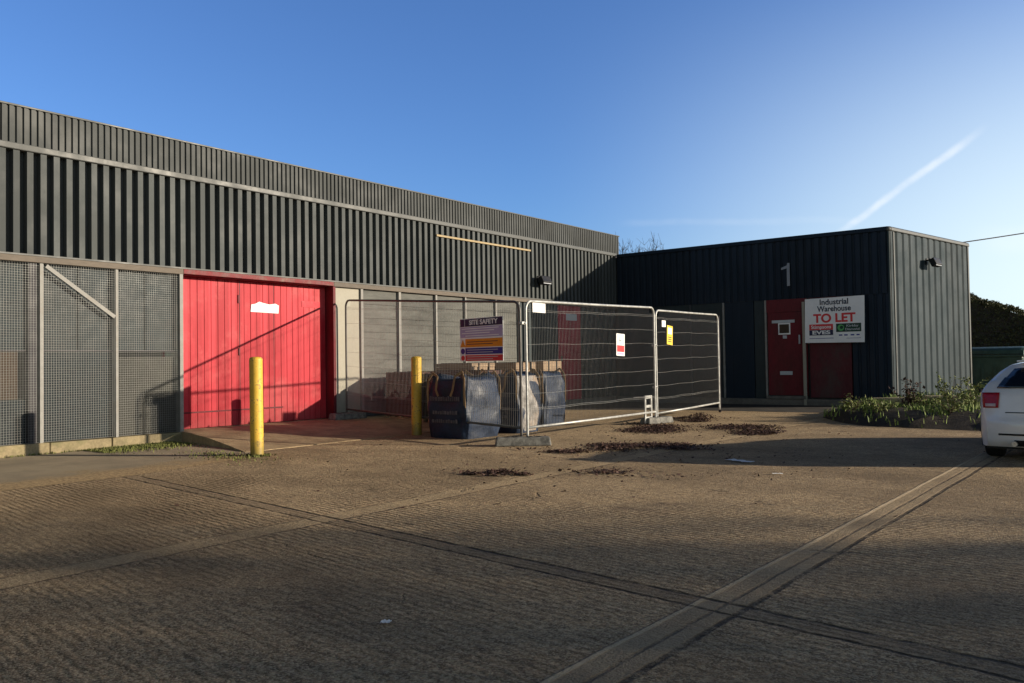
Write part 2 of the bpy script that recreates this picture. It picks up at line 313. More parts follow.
# ------------------------------------------------------------------ mesh helpers
class MB:
    def __init__(s): s.v = []; s.f = []
    def add(s, vs, fs):
        o = len(s.v); s.v += [tuple(v) for v in vs]; s.f += [tuple(i + o for i in f) for f in fs]; return s
    def box(s, x0, x1, y0, y1, z0, z1):
        return s.add([(x0, y0, z0), (x1, y0, z0), (x1, y1, z0), (x0, y1, z0), (x0, y0, z1), (x1, y0, z1), (x1, y1, z1), (x0, y1, z1)],
                     [(3, 2, 1, 0), (4, 5, 6, 7), (0, 1, 5, 4), (1, 2, 6, 5), (2, 3, 7, 6), (3, 0, 4, 7)])
    def obox(s, c, ax, ay, az):
        """oriented box: centre and three half-axis vectors"""
        c, ax, ay, az = map(Vector, (c, ax, ay, az))
        vs = [c + ax * i + ay * j + az * k for k in (-1, 1) for (i, j) in ((-1, -1), (1, -1), (1, 1), (-1, 1))]
        return s.add(vs, [(3, 2, 1, 0), (4, 5, 6, 7), (0, 1, 5, 4), (1, 2, 6, 5), (2, 3, 7, 6), (3, 0, 4, 7)])
    def prism(s, poly, z0, z1):
        n = len(poly)
        vs = [(x, y, z0) for x, y in poly] + [(x, y, z1) for x, y in poly]
        return s.add(vs, [tuple(reversed(range(n))), tuple(range(n, 2 * n))] + [(i, (i + 1) % n, n + (i + 1) % n, n + i) for i in range(n)])
    def tube(s, pts, rad, n=8, caps=True):
        pts = [Vector(p) for p in pts]; rings = []
        rads = rad if hasattr(rad, '__len__') else [rad] * len(pts)
        up = None
        for i, p in enumerate(pts):
            d = (pts[min(i + 1, len(pts) - 1)] - pts[max(i - 1, 0)])
            if d.length < 1e-9: d = Vector((0, 0, 1))
            d.normalize()
            if up is None:
                up = Vector((0, 0, 1)) if abs(d.z) < .9 else Vector((1, 0, 0))
            a = d.cross(up)
            if a.length < 1e-6: a = d.orthogonal()
            a.normalize(); b = a.cross(d).normalized(); up = b
            rings.append([p + (a * math.cos(t * 2 * PI / n) + b * math.sin(t * 2 * PI / n)) * rads[i] for t in range(n)])
        vs = [q for r_ in rings for q in r_]; fs = []
        for i in range(len(pts) - 1):
            for t in range(n):
                u = (t + 1) % n
                fs.append((i * n + t, (i + 1) * n + t, (i + 1) * n + u, i * n + u))
        if caps and n > 2:
            fs.append(tuple(range(n))); fs.append(tuple(reversed(range((len(pts) - 1) * n, len(pts) * n))))
        return s.add(vs, fs)
    def lathe(s, prof, n=24, c=(0, 0, 0)):
        vs = []; fs = []
        for r_, z in prof:
            for t in range(n):
                a = 2 * PI * t / n; vs.append((c[0] + r_ * math.cos(a), c[1] + r_ * math.sin(a), c[2] + z))
        for i in range(len(prof) - 1):
            for t in range(n):
                u = (t + 1) % n; fs.append((i * n + t, i * n + u, (i + 1) * n + u, (i + 1) * n + t))
        return s.add(vs, fs)
    def build(s, name, m, parent=None, smooth=False, bevel=0.0, loc=None):
        me = bpy.data.meshes.new(name); me.from_pydata(s.v, [], s.f); me.update()
        me.materials.append(m)
        bm = bmesh.new(); bm.from_mesh(me); bmesh.ops.recalc_face_normals(bm, faces=bm.faces); bm.to_mesh(me); bm.free()
        if smooth:
            for p in me.polygons: p.use_smooth = True
        o = bpy.data.objects.new(name, me); COL.objects.link(o)
        if parent: o.parent = parent
        if loc: o.location = loc
        if bevel > 0:
            b = o.modifiers.new('bevel', 'BEVEL'); b.width = bevel; b.segments = 2; b.limit_method = 'ANGLE'
        return o

def raw(name, vs, fs, m, parent=None, smooth=False):
    me = bpy.data.meshes.new(name); me.from_pydata(vs, [], fs); me.update(); me.materials.append(m)
    if smooth:
        for p in me.polygons: p.use_smooth = True
    o = bpy.data.objects.new(name, me); COL.objects.link(o)
    if parent: o.parent = parent
    return o

def tag(o, label, cat, group=None, kind=None):
    o['label'] = label; o['category'] = cat
    if group: o['group'] = group
    if kind: o['kind'] = kind
    return o

def thing(name, label, cat, loc=(0, 0, 0), rz=0.0, group=None):
    o = bpy.data.objects.new(name, None); COL.objects.link(o)
    o.location = loc; o.rotation_euler = (0, 0, rz); o.empty_display_size = .2
    return tag(o, label, cat, group)

def struct(o): o['kind'] = 'structure'; return o

def text(name, body, size, m, parent, mtx, width=None, bold=0.0, align='CENTER', depth=.0015):
    cu = bpy.data.curves.new(name, 'FONT'); cu.body = body; cu.size = size; cu.align_x = align; cu.align_y = 'CENTER'
    cu.extrude = depth; cu.offset = bold
    t = bpy.data.objects.new('tmp_text', cu); COL.objects.link(t)
    dg = bpy.context.evaluated_depsgraph_get(); dg.update()
    me = bpy.data.meshes.new_from_object(t.evaluated_get(dg)); bpy.data.objects.remove(t); bpy.data.curves.remove(cu)
    if width and len(me.vertices):
        xs = [v.co.x for v in me.vertices]; k = width / (max(xs) - min(xs))
        for v in me.vertices: v.co.x *= k
    me.materials.clear(); me.materials.append(m)
    o = bpy.data.objects.new(name, me); COL.objects.link(o); o.matrix_world = mtx
    if parent:
        o.parent = parent; o.matrix_parent_inverse = Matrix.Identity(4); o.matrix_local = mtx
    return o

def frame_mtx(o, xd, zd):
    """local x -> xd, local y -> zd(up), z -> normal"""
    xd = Vector(xd).normalized(); zd = Vector(zd).normalized(); n = xd.cross(zd)
    m = Matrix((xd, zd, n)).transposed().to_4x4(); m.translation = Vector(o); return m

def corrug(p0, p1, nrm, z0, z1, period, face, slope, depth):
    """ribbed sheet from p0 to p1 (xy); rib face on the line, troughs behind it"""
    p0 = Vector((p0[0], p0[1])); p1 = Vector((p1[0], p1[1])); L = (p1 - p0).length; d = (p1 - p0) / L; n = Vector((nrm[0], nrm[1])).normalized()
    prof = []; t = 0.0
    while t < L:
        for a, o in ((0, 0), (face, 0), (face + slope, -depth), (period - slope, -depth)):
            if t + a <= L: prof.append((t + a, o))
        t += period
    prof.append((L, prof[-1][1]))
    vs = []; fs = []
    for a, o in prof:
        q = p0 + d * a + n * o; vs += [(q.x, q.y, z0), (q.x, q.y, z1)]
    for i in range(len(prof) - 1): fs.append((2 * i, 2 * i + 2, 2 * i + 3, 2 * i + 1))
    mb = MB(); mb.add(vs, fs); return mb

# ------------------------------------------------------------------ camera
CX, CH = 11.9983, 1.1545
f_ = Vector((-0.6093010, 0.7925473, 0.0249213)); r_ = Vector((0.7924739, 0.6097191, -0.0150880)); u_ = Vector((0.0271529, -0.0105563, 0.9995756))
cam = bpy.data.cameras.new('camera'); co = bpy.data.objects.new('camera', cam); COL.objects.link(co)
mw = Matrix((r_, u_, -f_)).transposed().to_4x4(); mw.translation = Vector((CX, 0, CH)); co.matrix_world = mw
cam.sensor_width = 36.0; cam.lens = 832.506 / 1024 * 36.0; cam.clip_start = .05; cam.clip_end = 3000
sc.camera = co

# ------------------------------------------------------------------ light and sky
SUN_EL, SUN_AZ = R(12.3), R(29.0)      # azimuth from +x towards +y
sv = Vector((math.cos(SUN_AZ) * math.cos(SUN_EL), math.sin(SUN_AZ) * math.cos(SUN_EL), math.sin(SUN_EL)))
sl = bpy.data.lights.new('sun', 'SUN'); so = bpy.data.objects.new('sun', sl); COL.objects.link(so)
sl.energy = 5.0; sl.angle = R(.55); sl.color = (1.0, .865, .68); so.rotation_euler = sv.to_track_quat('Z', 'Y').to_euler(); so.location = (40, 25, 20)

w = bpy.data.worlds.new('World'); sc.world = w; w.use_nodes = True
nt = NT(w.node_tree); bg = w.node_tree.nodes['Background']
sky = nt.node('ShaderNodeTexSky', sky_type='NISHITA'); sky.sun_disc = False
sky.sun_elevation = SUN_EL; sky.sun_rotation = R(90) - SUN_AZ; sky.air_density = 1.0; sky.dust_density = .6; sky.ozone_density = 2.2; sky.altitude = 100
dirv = nt.node('ShaderNodeTexCoord').outputs['Generated']
def dot(vec, c):
    n = nt.node('ShaderNodeVectorMath', operation='DOT_PRODUCT'); nt.l.new(vec, n.inputs[0]); n.inputs[1].default_value = c; return n.outputs['Value']
def streak(d1, d2, wid, amt, nscale, lo=-.1, hi=1.1):
    d1 = Vector(d1).normalized(); d2 = Vector(d2).normalized(); n = d1.cross(d2).normalized(); e = n.cross(d1).normalized(); full = math.atan2(d2.dot(e), d2.dot(d1))
    wob = nt.m('MULTIPLY', nt.m('SUBTRACT', nt.noise(18, 4, .6, dirv), .5), wid * 1.1)
    dist = nt.m('ABSOLUTE', nt.m('ADD', dot(dirv, n), wob))
    al = nt.m('DIVIDE', nt.m('ARCTAN2', dot(dirv, e), dot(dirv, d1)), full)
    core = nt.ss(dist, wid, wid * .1)
    ends = nt.m('MULTIPLY', nt.ss(al, lo, lo + .25), nt.ss(al, hi, hi - .3))
    puff = nt.ss(nt.noise(nscale, 5, .65, dirv), .25, .65, .35, 1)
    front = nt.m('GREATER_THAN', dot(dirv, d1), 0.0)
    return nt.m('MULTIPLY', nt.m('MULTIPLY', nt.m('MULTIPLY', core, ends), nt.m('MULTIPLY', puff, front)), amt)
s1 = streak((-0.26795, 0.95307, 0.14090), (-0.12906, 0.96426, 0.23141), .0062, .42, 26, -.15, 1.05)
s2 = streak((-.43, .87, .158), (-.25, .955, .150), .006, .07, 14, -.4, 1.1)
s3 = streak((-.12, .985, .12), (.05, .99, .095), .02, .20, 9, -.2, 1.6)
s4 = streak((-.72, .52, .47), (-.25, .86, .45), .035, .05, 5, -.3, 1.3)
cl = nt.m('ADD', nt.m('ADD', s1, s2), nt.m('ADD', s3, s4), clamp=True)
hsv = nt.node('ShaderNodeHueSaturation'); nt.l.new(sky.outputs[0], hsv.inputs['Color']); hsv.inputs['Saturation'].default_value = 1.0
away = nt.ss(dot(dirv, (-.61, .79, 0)), .20, -.40)     # sky behind the view greyed to make the shaded ground less blue
tinted = nt.mix(1.0, hsv.outputs[0], nt.mix(away, (.54, .755, 1.16, 1), (.92, .80, .70, 1)), 'MULTIPLY')
upz = nt.xyz(dirv)[2]
glow = nt.m('MULTIPLY', nt.ss(dot(dirv, (math.cos(SUN_AZ), math.sin(SUN_AZ), 0)), -.15, .55), nt.ss(upz, .48, .04))
hazed = nt.mix(glow, tinted, (4.9, 5.75, 5.95, 1))
deep = nt.ss(upz, .42, .70, 1.0, .12)  # sky above the view dimmed to cut its light on the ground
dn_ = nt.node('ShaderNodeVectorMath', operation='SCALE'); nt.l.new(hazed, dn_.inputs[0]); nt.l.new(deep, dn_.inputs['Scale'])
skyc = nt.mix(cl, dn_.outputs[0], (6.0, 6.1, 6.2, 1))
nt.l.new(skyc, bg.inputs['Color']); bg.inputs['Strength'].default_value = .13
sc.view_settings.view_transform = 'Standard'; sc.view_settings.look = 'None'; sc.view_settings.gamma = 1; sc.view_settings.exposure = .5
sc.view_settings.use_curve_mapping = False

# ------------------------------------------------------------------ ground
struct(MB().add([(-600, -600, 0), (600, -600, 0), (600, 600, 0), (-600, 600, 0)], [(0, 1, 2, 3)]).build('ground', M['yard']))
struct(MB().add([(.02, -12, .004), (3.2, -12, .004), (3.25, 2.5, .004), (3.3, 4.6, .004), (3.0, 6.0, .004), (2.5, 6.9, .004), (.02, 7.5, .004)], [(0, 1, 2, 3, 4, 5, 6)]).build('tarmac_strip', M['tarmac']))
# sloping concrete apron at the big door
ap = MB(); rows = []
prof = [(-.23, .165), (.35, .15), (1.0, .11), (1.7, .05), (2.35, .008)]
ys0 = [7.16, 7.08, 6.98, 6.84, 6.66]
vs = []; fs = []
for i, ((x, z), y0) in enumerate(zip(prof, ys0)):
    vs += [(x, y0, 0), (x, y0, z), (x, 13.2, z), (x, 13.2, 0)]
for i in range(len(prof) - 1):
    a = i * 4; b = a + 4
    fs += [(a, b, b + 1, a + 1), (a + 1, b + 1, b + 2, a + 2), (a + 2, b + 2, b + 3, a + 3)]
fs += [(16, 19, 18, 17)]
struct(ap.add(vs, fs).build('concrete_apron', M['apron']))
struct(MB().add([(.05, 16.2, .004), (3.2, 17.5, .004), (6.4, 17.75, .004), (7.2, 18.6, .004), (7.25, 20.36, .004), (.05, 20.36, .004)], [(0, 1, 2, 3, 4, 5)]).build('outline', M['outline']))  # dark sheet laid for the shade in front of the wing

# ------------------------------------------------------------------ the long warehouse (wall plane x = 0)
Y0, YB = -7.0, 20.5
WH = thing('warehouse', 'long low warehouse clad in black ribbed sheet with a big red sliding door', 'warehouse', (0, 0, 0))
MB().box(-14, -.62, Y0, YB + .08, 0, 4.12).build('wall', M['core'], WH)
MB().add([(-14, Y0, 4.2), (-.3, Y0, 4.2), (-.3, YB + .58, 4.2), (-14, YB + .58, 4.2), (-7, Y0, 4.7), (-7, YB + .58, 4.7)], [(0, 1, 4), (3, 5, 2), (1, 2, 5, 4), (0, 4, 5, 3), (0, 3, 2, 1)]).build('roof', M['roof'], WH)
corrug((0, Y0), (0, YB - .005), (1, 0), 2.70, 4.11, .1725, .080, .008, .098).build('upper_cladding', M['clad_dark'], WH)
MB().box(-.60, -.105, Y0, YB - .01, 2.72, 4.10).build('cladding_backing', M['steel_dark'], WH)
corrug((-.25, Y0), (-.25, YB + .62), (1, 0), 4.19, 4.765, .0935, .056, .007, .026).build('parapet', M['clad_parapet'], WH)
MB().box(-.58, -.29, Y0, YB + .61, 4.15, 4.76).build('parapet_backing', M['steel_dark'], WH)
MB().box(-.62, -.235, Y0, YB + .64, 4.767, 4.795).build('coping', M['trim'], WH, bevel=.006)
MB().box(-.30, .03, Y0, YB - .012, 4.105, 4.195).build('flashing', M['trim'], WH, bevel=.012)
MB().box(-.10, .035, Y0, 7.17, 2.605, 2.698).build('fascia', M['fascia'], WH, bevel=.006)
MB().box(-.10, .035, 7.172, 10.188, 2.615, 2.698).build('fascia', M['fascia_red'], WH, bevel=.006)
MB().box(-.10, .035, 10.19, YB - .012, 2.605, 2.698).build('fascia', M['fascia'], WH, bevel=.006)
MB().box(.036, .046, Y0, YB - .012, 2.690, 2.712).build('drip_strip', M['trim'], WH)
# plinth in short lengths so the edge is broken
pm = MB(); y = Y0
while y < 7.1:
    l = random.uniform(.8, 1.7); e = min(7.14, y + l)
    pm.box(-.5, .05 + random.uniform(-.012, .012), y, e - .012, -.02, .155 + random.uniform(-.012, .01)); y = e
pm.build('plinth', M['plinth'], WH, bevel=.012)
MB().box(-.55, .02, 10.2, YB - .15, -.02, .16).build('plinth', M['plinth_dark'], WH, bevel=.01)
# mesh screens over the glazed bays
def screen(y0, y1, z0=.165, z1=2.6, x=0.0):
    mb = MB(); st = .0335; r = .0015
    n = int((y1 - y0) / st)
    for i in range(n + 1):
        yy = y0 + (y1 - y0) * i / n; mb.box(x - r, x + r, yy - r, yy + r, z0, z1)
    n = int((z1 - z0) / st)
    for i in range(n + 1):
        zz = z0 + (z1 - z0) * i / n; mb.box(x + r * .5, x + r * 2.2, y0, y1, zz - r, zz + r)
    mb.build('mesh_screen', M['wire_mesh'], WH)
for a, b in ((1.9, 3.35), (3.4, 5.05), (5.11, 6.09), (6.15, 7.10)): screen(a, b)
for yy, wd in ((1.87, .022), (3.375, .022), (5.08, .024), (6.12, .020)):
    mb = MB(); mb.box(-.10, .018, yy - wd, yy + wd, .15, 2.6); mb.build('post', M['post_white'], WH, bevel=.004)
MB().box(-.40, .03, 7.105, 7.165, .15, 2.612).build('door_jamb', M['post_white'], WH, bevel=.005)
MB().box(-.18, -.012, 4.93, 5.03, .15, 2.6).build('steel_column', M['steel_dark'], WH)
MB().obox((.022, 5.61, 2.235), (.010, 0, 0), (0, .475, -.335), (0, .015, .022)).build('brace', M['post_white'], WH)
# glazing and infill boards behind the mesh
MB().box(-.24, -.095, Y0, 7.10, 1.425, 2.60).build('glazing', M['glaz_up'], WH)
MB().box(-.24, -.085, 5.04, 6.095, .155, 1.40).build('infill_board', M['glaz_low'], WH)
MB().box(-.24, -.09, 6.145, 7.10, .155, 1.32).build('infill_board', M['board_beige'], WH)
MB().box(-.24, -.087, Y0, 4.92, .155, .75).build('infill_board', M['glaz_low'], WH)
MB().box(-.24, -.09, Y0, 4.82, .755, 1.40).build('infill_board', M['board_brown'], WH)
MB().box(-.24, -.065, Y0, 7.10, 1.402, 1.422).build('transom', M['steel_dark'], WH)
for yy in (5.62, 6.62): MB().box(-.094, -.075, yy - .02, yy + .02, 1.43, 2.6).build('mullion', M['glaz_low'], WH)
# recessed red sliding door
DR = MB(); y = 7.17; k = 0
while y < 10.17:
    e = min(y + .125, 10.17); dx = random.uniform(-.002, .002)
    DR.add([(-.23, y, .17), (-.23, e, .17), (-.23, e, 2.62), (-.23, y, 2.62), (-.20 + dx, y + .005, .175), (-.20 + dx, e - .005, .175), (-.20 + dx, e - .005, 2.62), (-.20 + dx, y + .005, 2.62)],
           [(4, 5, 6, 7), (0, 1, 5, 4), (1, 2, 6, 5), (3, 0, 4, 7)]); y = e
door = DR.build('sliding_door', M['red_door'], WH)
MB().box(-.199, -.192, 7.19, 9.2, .415, .438).build('shadow_line', M['red_dark'], door)  # thin dark strip standing in for a cast shadow line
for yy in (8.33, 9.02): MB().box(-.2035, -.1945, yy - .007, yy + .007, .19, 2.6).build('leaf_gap', M['red_dark'], door)
MB().box(-.199, -.182, 8.29, 8.325, 2.22, 2.36).build('bolt', M['red_dark'], door, bevel=.004)
MB().box(-.199, -.185, 8.30, 8.33, 1.34, 1.46).build('bolt', M['red_dark'], door, bevel=.004)
pn = MB(); pts = [(8.545, 2.085), (9.115, 2.075), (9.125, 2.215), (9.05, 2.245), (8.93, 2.225), (8.80, 2.245), (8.72, 2.265), (8.64, 2.225), (8.56, 2.21)]
pn.add([(-.194, a, b) for a, b in pts] + [(-.1915, a, b) for a, b in pts], [tuple(range(9)), tuple(range(9, 18))]); po = pn.build('torn_notice', M['paper'], door)
MB().box(-.196, -.193, 9.62, 10.04, 2.21, 2.325).build('faded_patch', mat('faded red patch', (.46, .035, .05), .6, 0, .1, 8), door)
MB().box(-.24, .025, 10.172, 10.232, .14, 2.612).build('door_jamb', M['red_dark'], WH, bevel=.004)
MB().box(-.24, -.03, 7.17, 10.17, 2.605, 2.69).build('door_head', M['red_dark'], WH)
MB().box(-.62, -.235, 7.17, 10.17, 0, 2.7).build('door_backing', M['red_dark'], WH)
# infill panels to the right of the door
MB().box(-.09, -.03, 10.235, 10.86, .165, 2.603).build('cream_panel', M['cream'], WH)
yy0 = 10.93
for yp in (11.91, 12.99, 13.94, 15.02, 15.9):
    mb = MB(); z = .165
    while z < 2.59:
        e = min(2.603, z + .27); off = random.uniform(-.004, .004)
        mb.box(-.09, -.045 + off, yy0, yp - .035, z, e - .006); z = e
    mb.build('stained_panel', M['stained'], WH); yy0 = yp + .035
for yp, wd in ((10.895, .03), (11.91, .032), (12.99, .026), (13.94, .022), (15.02, .026), (15.9, .02)):
    MB().box(-.10, .012, yp - wd, yp + wd, .16, 2.603).build('post', M['post_white'], WH, bevel=.004)
MB().box(-.62, -.092, 10.235, YB - .2, .0, 2.69).build('panel_backing', M['steel_dark'], WH)
corrug((-.02, 15.93), (-.02, 17.56), (1, 0), .165, 2.603, .19, .095, .02, .04).build('lower_cladding', M['teal'], WH)
corrug((-.02, 18.64), (-.02, YB - .01), (1, 0), .165, 2.603, .19, .095, .02, .04).build('lower_cladding', M['teal'], WH)
sd = MB().box(-.09, -.012, 17.58, 18.62, .165, 2.603).build('side_door', M['red_side'], WH, bevel=.004)
MB().box(-.0105, -.004, 17.92, 18.43, 2.22, 2.39).build('notice', M['number'], sd)
MB().box(-.0105, .02, 17.66, 17.70, 1.15, 1.30).build('handle', M['galv_shaded'], sd)
# tan sign rail on the upper cladding
MB().box(.002, .03, 13.01, 16.38, 3.855, 3.895).build('sign_rail', mat('tan timber rail', (.36, .28, .16), .7, 0, .2, 5), WH)

# ------------------------------------------------------------------ the office wing (front plane y = YB)
XC, XE, YE = 7.263, 8.15, 25.1
WG = thing('office_wing', 'flat roofed blue black wing with unit number, red door and rounded corner', 'building', (0, YB, 0))
def wg(mb, name, m, **kw):
    o = mb.build(name, m, WG, **kw); o.matrix_parent_inverse = Matrix.Identity(4)
    for v in o.data.vertices: v.co.y -= YB
    return o
rc = .05
en = Vector((YE - YB, -(XE - XC))).normalized(); ed = Vector((XE - XC, YE - YB)).normalized()
wg(MB().prism([(-.66, YB + .10), (XC - .14, YB + .10), (XE - .14, YE), (XE - .3, YE + .2), (-.66, YE + .2)], 0, 4.08), 'wall', M['core'])
wg(MB().prism([(.02, YB + .05), (XC - .06, YB + .05), (XE - .05, YE - .04), (XE - .1, YE + .3), (.02, YE + .3)], 4.085, 4.13), 'roof', M['roof'])
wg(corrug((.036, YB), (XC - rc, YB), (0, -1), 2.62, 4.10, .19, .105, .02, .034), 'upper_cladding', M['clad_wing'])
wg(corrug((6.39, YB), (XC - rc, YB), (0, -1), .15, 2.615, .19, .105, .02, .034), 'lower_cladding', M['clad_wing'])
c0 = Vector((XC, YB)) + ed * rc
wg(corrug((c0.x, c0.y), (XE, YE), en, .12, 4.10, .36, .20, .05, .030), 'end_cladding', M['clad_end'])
# rounded corner sheet
cc = MB(); pts = []
ctr = Vector((XC - rc, YB + rc))
for i in range(9):
    t = i / 8; a = -PI / 2 + t * (PI / 2 - math.atan2(XE - XC, YE - YB)); pts.append((ctr.x + rc * math.cos(a), ctr.y + rc * math.sin(a)))
vs = []; fs = []
for p in pts: vs += [(p[0], p[1], .13), (p[0], p[1], 4.10)]
for i in range(8): fs.append((2 * i, 2 * i + 2, 2 * i + 3, 2 * i + 1))
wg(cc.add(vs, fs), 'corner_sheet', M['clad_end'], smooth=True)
# eaves trims with rounded top edge
def eaves(p0, p1, n, m, name):
    p0 = Vector((p0[0], p0[1])); p1 = Vector((p1[0], p1[1])); n = Vector(n).normalized(); mb = MB(); vs = []; fs = []
    prof = [(.012, 4.06), (.030, 4.075), (.030, 4.11)] + [(-.03 + .06 * math.cos(a), 4.11 + .06 * math.sin(a)) for a in (R(22), R(45), R(68), R(90))] + [(-.14, 4.17), (-.14, 4.06)]
    for p in (p0, p1):
        for o, z in prof: q = p + n * o; vs.append((q.x, q.y, z))
    k = len(prof)
    for i in range(k): j = (i + 1) % k; fs.append((i, j, k + j, k + i))
    fs += [tuple(range(k)), tuple(range(k, 2 * k))]
    return wg(mb.add(vs, fs), name, m, smooth=False)
eaves((.04, YB), (XC - rc, YB), (0, -1), M['clad_wing'], 'eaves_trim')
eaves((c0.x, c0.y), (XE + .01, YE + .02), en, M['trim'], 'eaves_trim')
k_ = MB(); vs = []; fs = []
prof = [(.012, 4.06), (.030, 4.075), (.030, 4.11)] + [(-.03 + .06 * math.cos(a), 4.11 + .06 * math.sin(a)) for a in (R(22), R(45), R(68), R(90))] + [(-.11, 4.17)]
for i in range(9):
    a = -PI / 2 + i / 8 * (PI / 2 - math.atan2(XE - XC, YE - YB))
    for o, z in prof: vs.append((ctr.x + (rc + o) * math.cos(a), ctr.y + (rc + o) * math.sin(a), z))
n_ = len(prof)
for i in range(8):
    for j in range(n_ - 1): fs.append((i * n_ + j, i * n_ + j + 1, (i + 1) * n_ + j + 1, (i + 1) * n_ + j))
wg(k_.add(vs, fs), 'eaves_corner', M['trim'], smooth=True)
q0 = Vector((XC, YB)) + ed * .19 + en * .006
wg(MB().obox((q0.x, q0.y, 2.1), (ed.x * .022, ed.y * .022, 0), (en.x * .012, en.y * .012, 0), (0, 0, 1.95)), 'corner_trim', M['trim'])
q1 = Vector((XE, YE)) - ed * .03 + en * .008
wg(MB().obox((q1.x, q1.y, 2.1), (ed.x * .04, ed.y * .04, 0), (en.x * .014, en.y * .014, 0), (0, 0, 1.98)), 'corner_trim', M['trim'])
# plinths
wg(MB().box(.03, XC - .05, YB - .10, YB + .09, -.02, .148), 'plinth', M['plinth_dark'], bevel=.01)
ec = (Vector((XC, YB)) + Vector((XE, YE))) / 2 + en * -.02
wg(MB().obox((ec.x, ec.y, .05), (ed.x * 2.28, ed.y * 2.28, 0), (en.x * .10, en.y * .10, 0), (0, 0, .07)), 'plinth', M['kerbstone'], bevel=.012)
# dark window panels, posts, door
wg(MB().box(.04, 3.15, YB + .03, YB + .09, .15, 2.615), 'window_panel', M['teal'])
wg(MB().box(3.21, 3.98, YB + .02, YB + .09, .15, 2.615), 'window_panel', M['clad_wing'])
wg(MB().box(4.0, 4.27, YB + .028, YB + .09, .15, 2.615), 'window_panel', M['teal'])
for xx in (2.25, 3.18, 4.30): wg(MB().box(xx - .022, xx + .022, YB - .012, YB + .09, .15, 2.615), 'post', M['post_white'] if xx > 3 else M['trim_dark'], bevel=.004)
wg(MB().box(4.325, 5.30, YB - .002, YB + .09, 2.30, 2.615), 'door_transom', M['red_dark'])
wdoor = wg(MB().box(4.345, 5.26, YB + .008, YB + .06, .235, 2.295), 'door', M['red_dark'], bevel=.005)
def wp(mb, name, m, par, **kw):
    o = mb.build(name, m, par, **kw)
    for v in o.data.vertices: v.co.y -= YB
    return o
wp(MB().box(4.46, 5.03, YB - .001, YB + .006, 2.03, 2.10), 'notice', M['number'], wdoor)
fr = wp(MB().box(4.62, 4.92, YB - .004, YB + .006, 1.74, 2.025), 'noticeboard', M['white'], wdoor)
wp(MB().box(4.65, 4.89, YB - .008, YB - .005, 1.775, 1.995), 'noticeboard_sheet', M['board_brown'], wdoor)
wp(MB().box(4.73, 4.83, YB - .006, YB + .006, 1.64, 1.72), 'entry_keypad', M['number'], wdoor, bevel=.004)
wp(MB().box(4.64, 4.95, YB - .006, YB + .006, .74, .83), 'letterbox', M['number'], wdoor, bevel=.004)
wp(MB().box(5.13, 5.165, YB - .04, YB + .006, 1.50, 1.72), 'handle', M['number'], wdoor, bevel=.006)
wg(MB().box(4.325, 5.31, YB - .13, YB + .03, .15, .225), 'door_step', M['plinth_dark'], bevel=.008)
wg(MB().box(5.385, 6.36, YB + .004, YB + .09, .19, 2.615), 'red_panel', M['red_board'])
wg(MB().box(5.265, 5.325, YB - .010, YB + .05, .23, 2.615), 'door_frame', M['red_dark'])
nb = [(4.87, 2.94), (4.87, 3.38), (4.73, 3.35), (4.73, 3.40), (4.87, 3.45), (4.89, 3.51), (4.94, 3.51), (4.94, 2.94)]
wg(MB().add([(x, YB - .014, z) for x, z in nb] + [(x, YB - .004, z) for x, z in nb], [tuple(range(8)), tuple(range(8, 16))] + [(i, (i + 1) % 8, 8 + (i + 1) % 8, 8 + i) for i in range(8)]), 'unit_number', M['numeral'])

# TO LET board on a timber post against the wing
TL = thing('to_let_sign', 'white board reading Industrial Warehouse TO LET on a timber post', 'sign', (5.34, YB - .09, 0))
MB().box(-.088, -.022, -.03, .03, 0, 2.52).build('post', M['cream'], TL, bevel=.004)
bd = MB().add([(-.02, -.05, 1.515), (1.355, -.05, 1.50), (1.375, -.05, 2.595), (0.0, -.05, 2.575), (-.02, -.034, 1.515), (1.355, -.034, 1.50), (1.375, -.034, 2.595), (0.0, -.034, 2.575)],
              [(0, 1, 2, 3), (7, 6, 5, 4), (0, 4, 5, 1), (1, 5, 6, 2), (2, 6, 7, 3), (3, 7, 4, 0)]).build('board', M['white'], TL)
def lt(body, x, z, size, m, width, bold=.004, y=-.0525):
    return text('lettering', body, size, m, TL, frame_mtx((x, y, z), (1, 0, .006), (0, 0, 1)), width, bold)
lt('Industrial', .68, 2.475, .185, M['ink'], .66)
lt('Warehouse', .68, 2.315, .185, M['ink'], .78)
lt('TO LET', .68, 2.085, .285, M['sign_red'], .98, .010)
MB().box(.09, .65, -.0535, -.051, 1.82, 1.955).build('logo_panel', M['sign_red'], TL)
MB().box(.09, .65, -.0535, -.051, 1.69, 1.817).build('logo_panel', M['sign_navy'], TL)
MB().box(.72, 1.29, -.0535, -.051, 1.755, 1.955).build('logo_panel', M['sign_green'], TL)
lt('Stimpsons', .37, 1.885, .115, M['white'], .47, .002, -.055)
lt('EVES', .37, 1.752, .12, M['white'], .42, .004, -.055)
g = MB(); pts = [(.83 + .075 * math.cos(a * PI / 12), -.0555, 1.855 + .075 * math.sin(a * PI / 12)) for a in range(24)]; pts2 = [(.845 + .04 * math.cos(a * PI / 12), -.0555, 1.862 + .04 * math.sin(a * PI / 12)) for a in range(24)]
g.add(pts + pts2, [(i, (i + 1) % 24, 24 + (i + 1) % 24, 24 + i) for i in range(24)]).build('emblem', M['logo_green'], TL)
lt('Kirkby', 1.09, 1.895, .075, M['number'], .27, .001, -.055); lt('Diamond', 1.09, 1.815, .075, M['number'], .32, .001, -.055)
sm = MB()
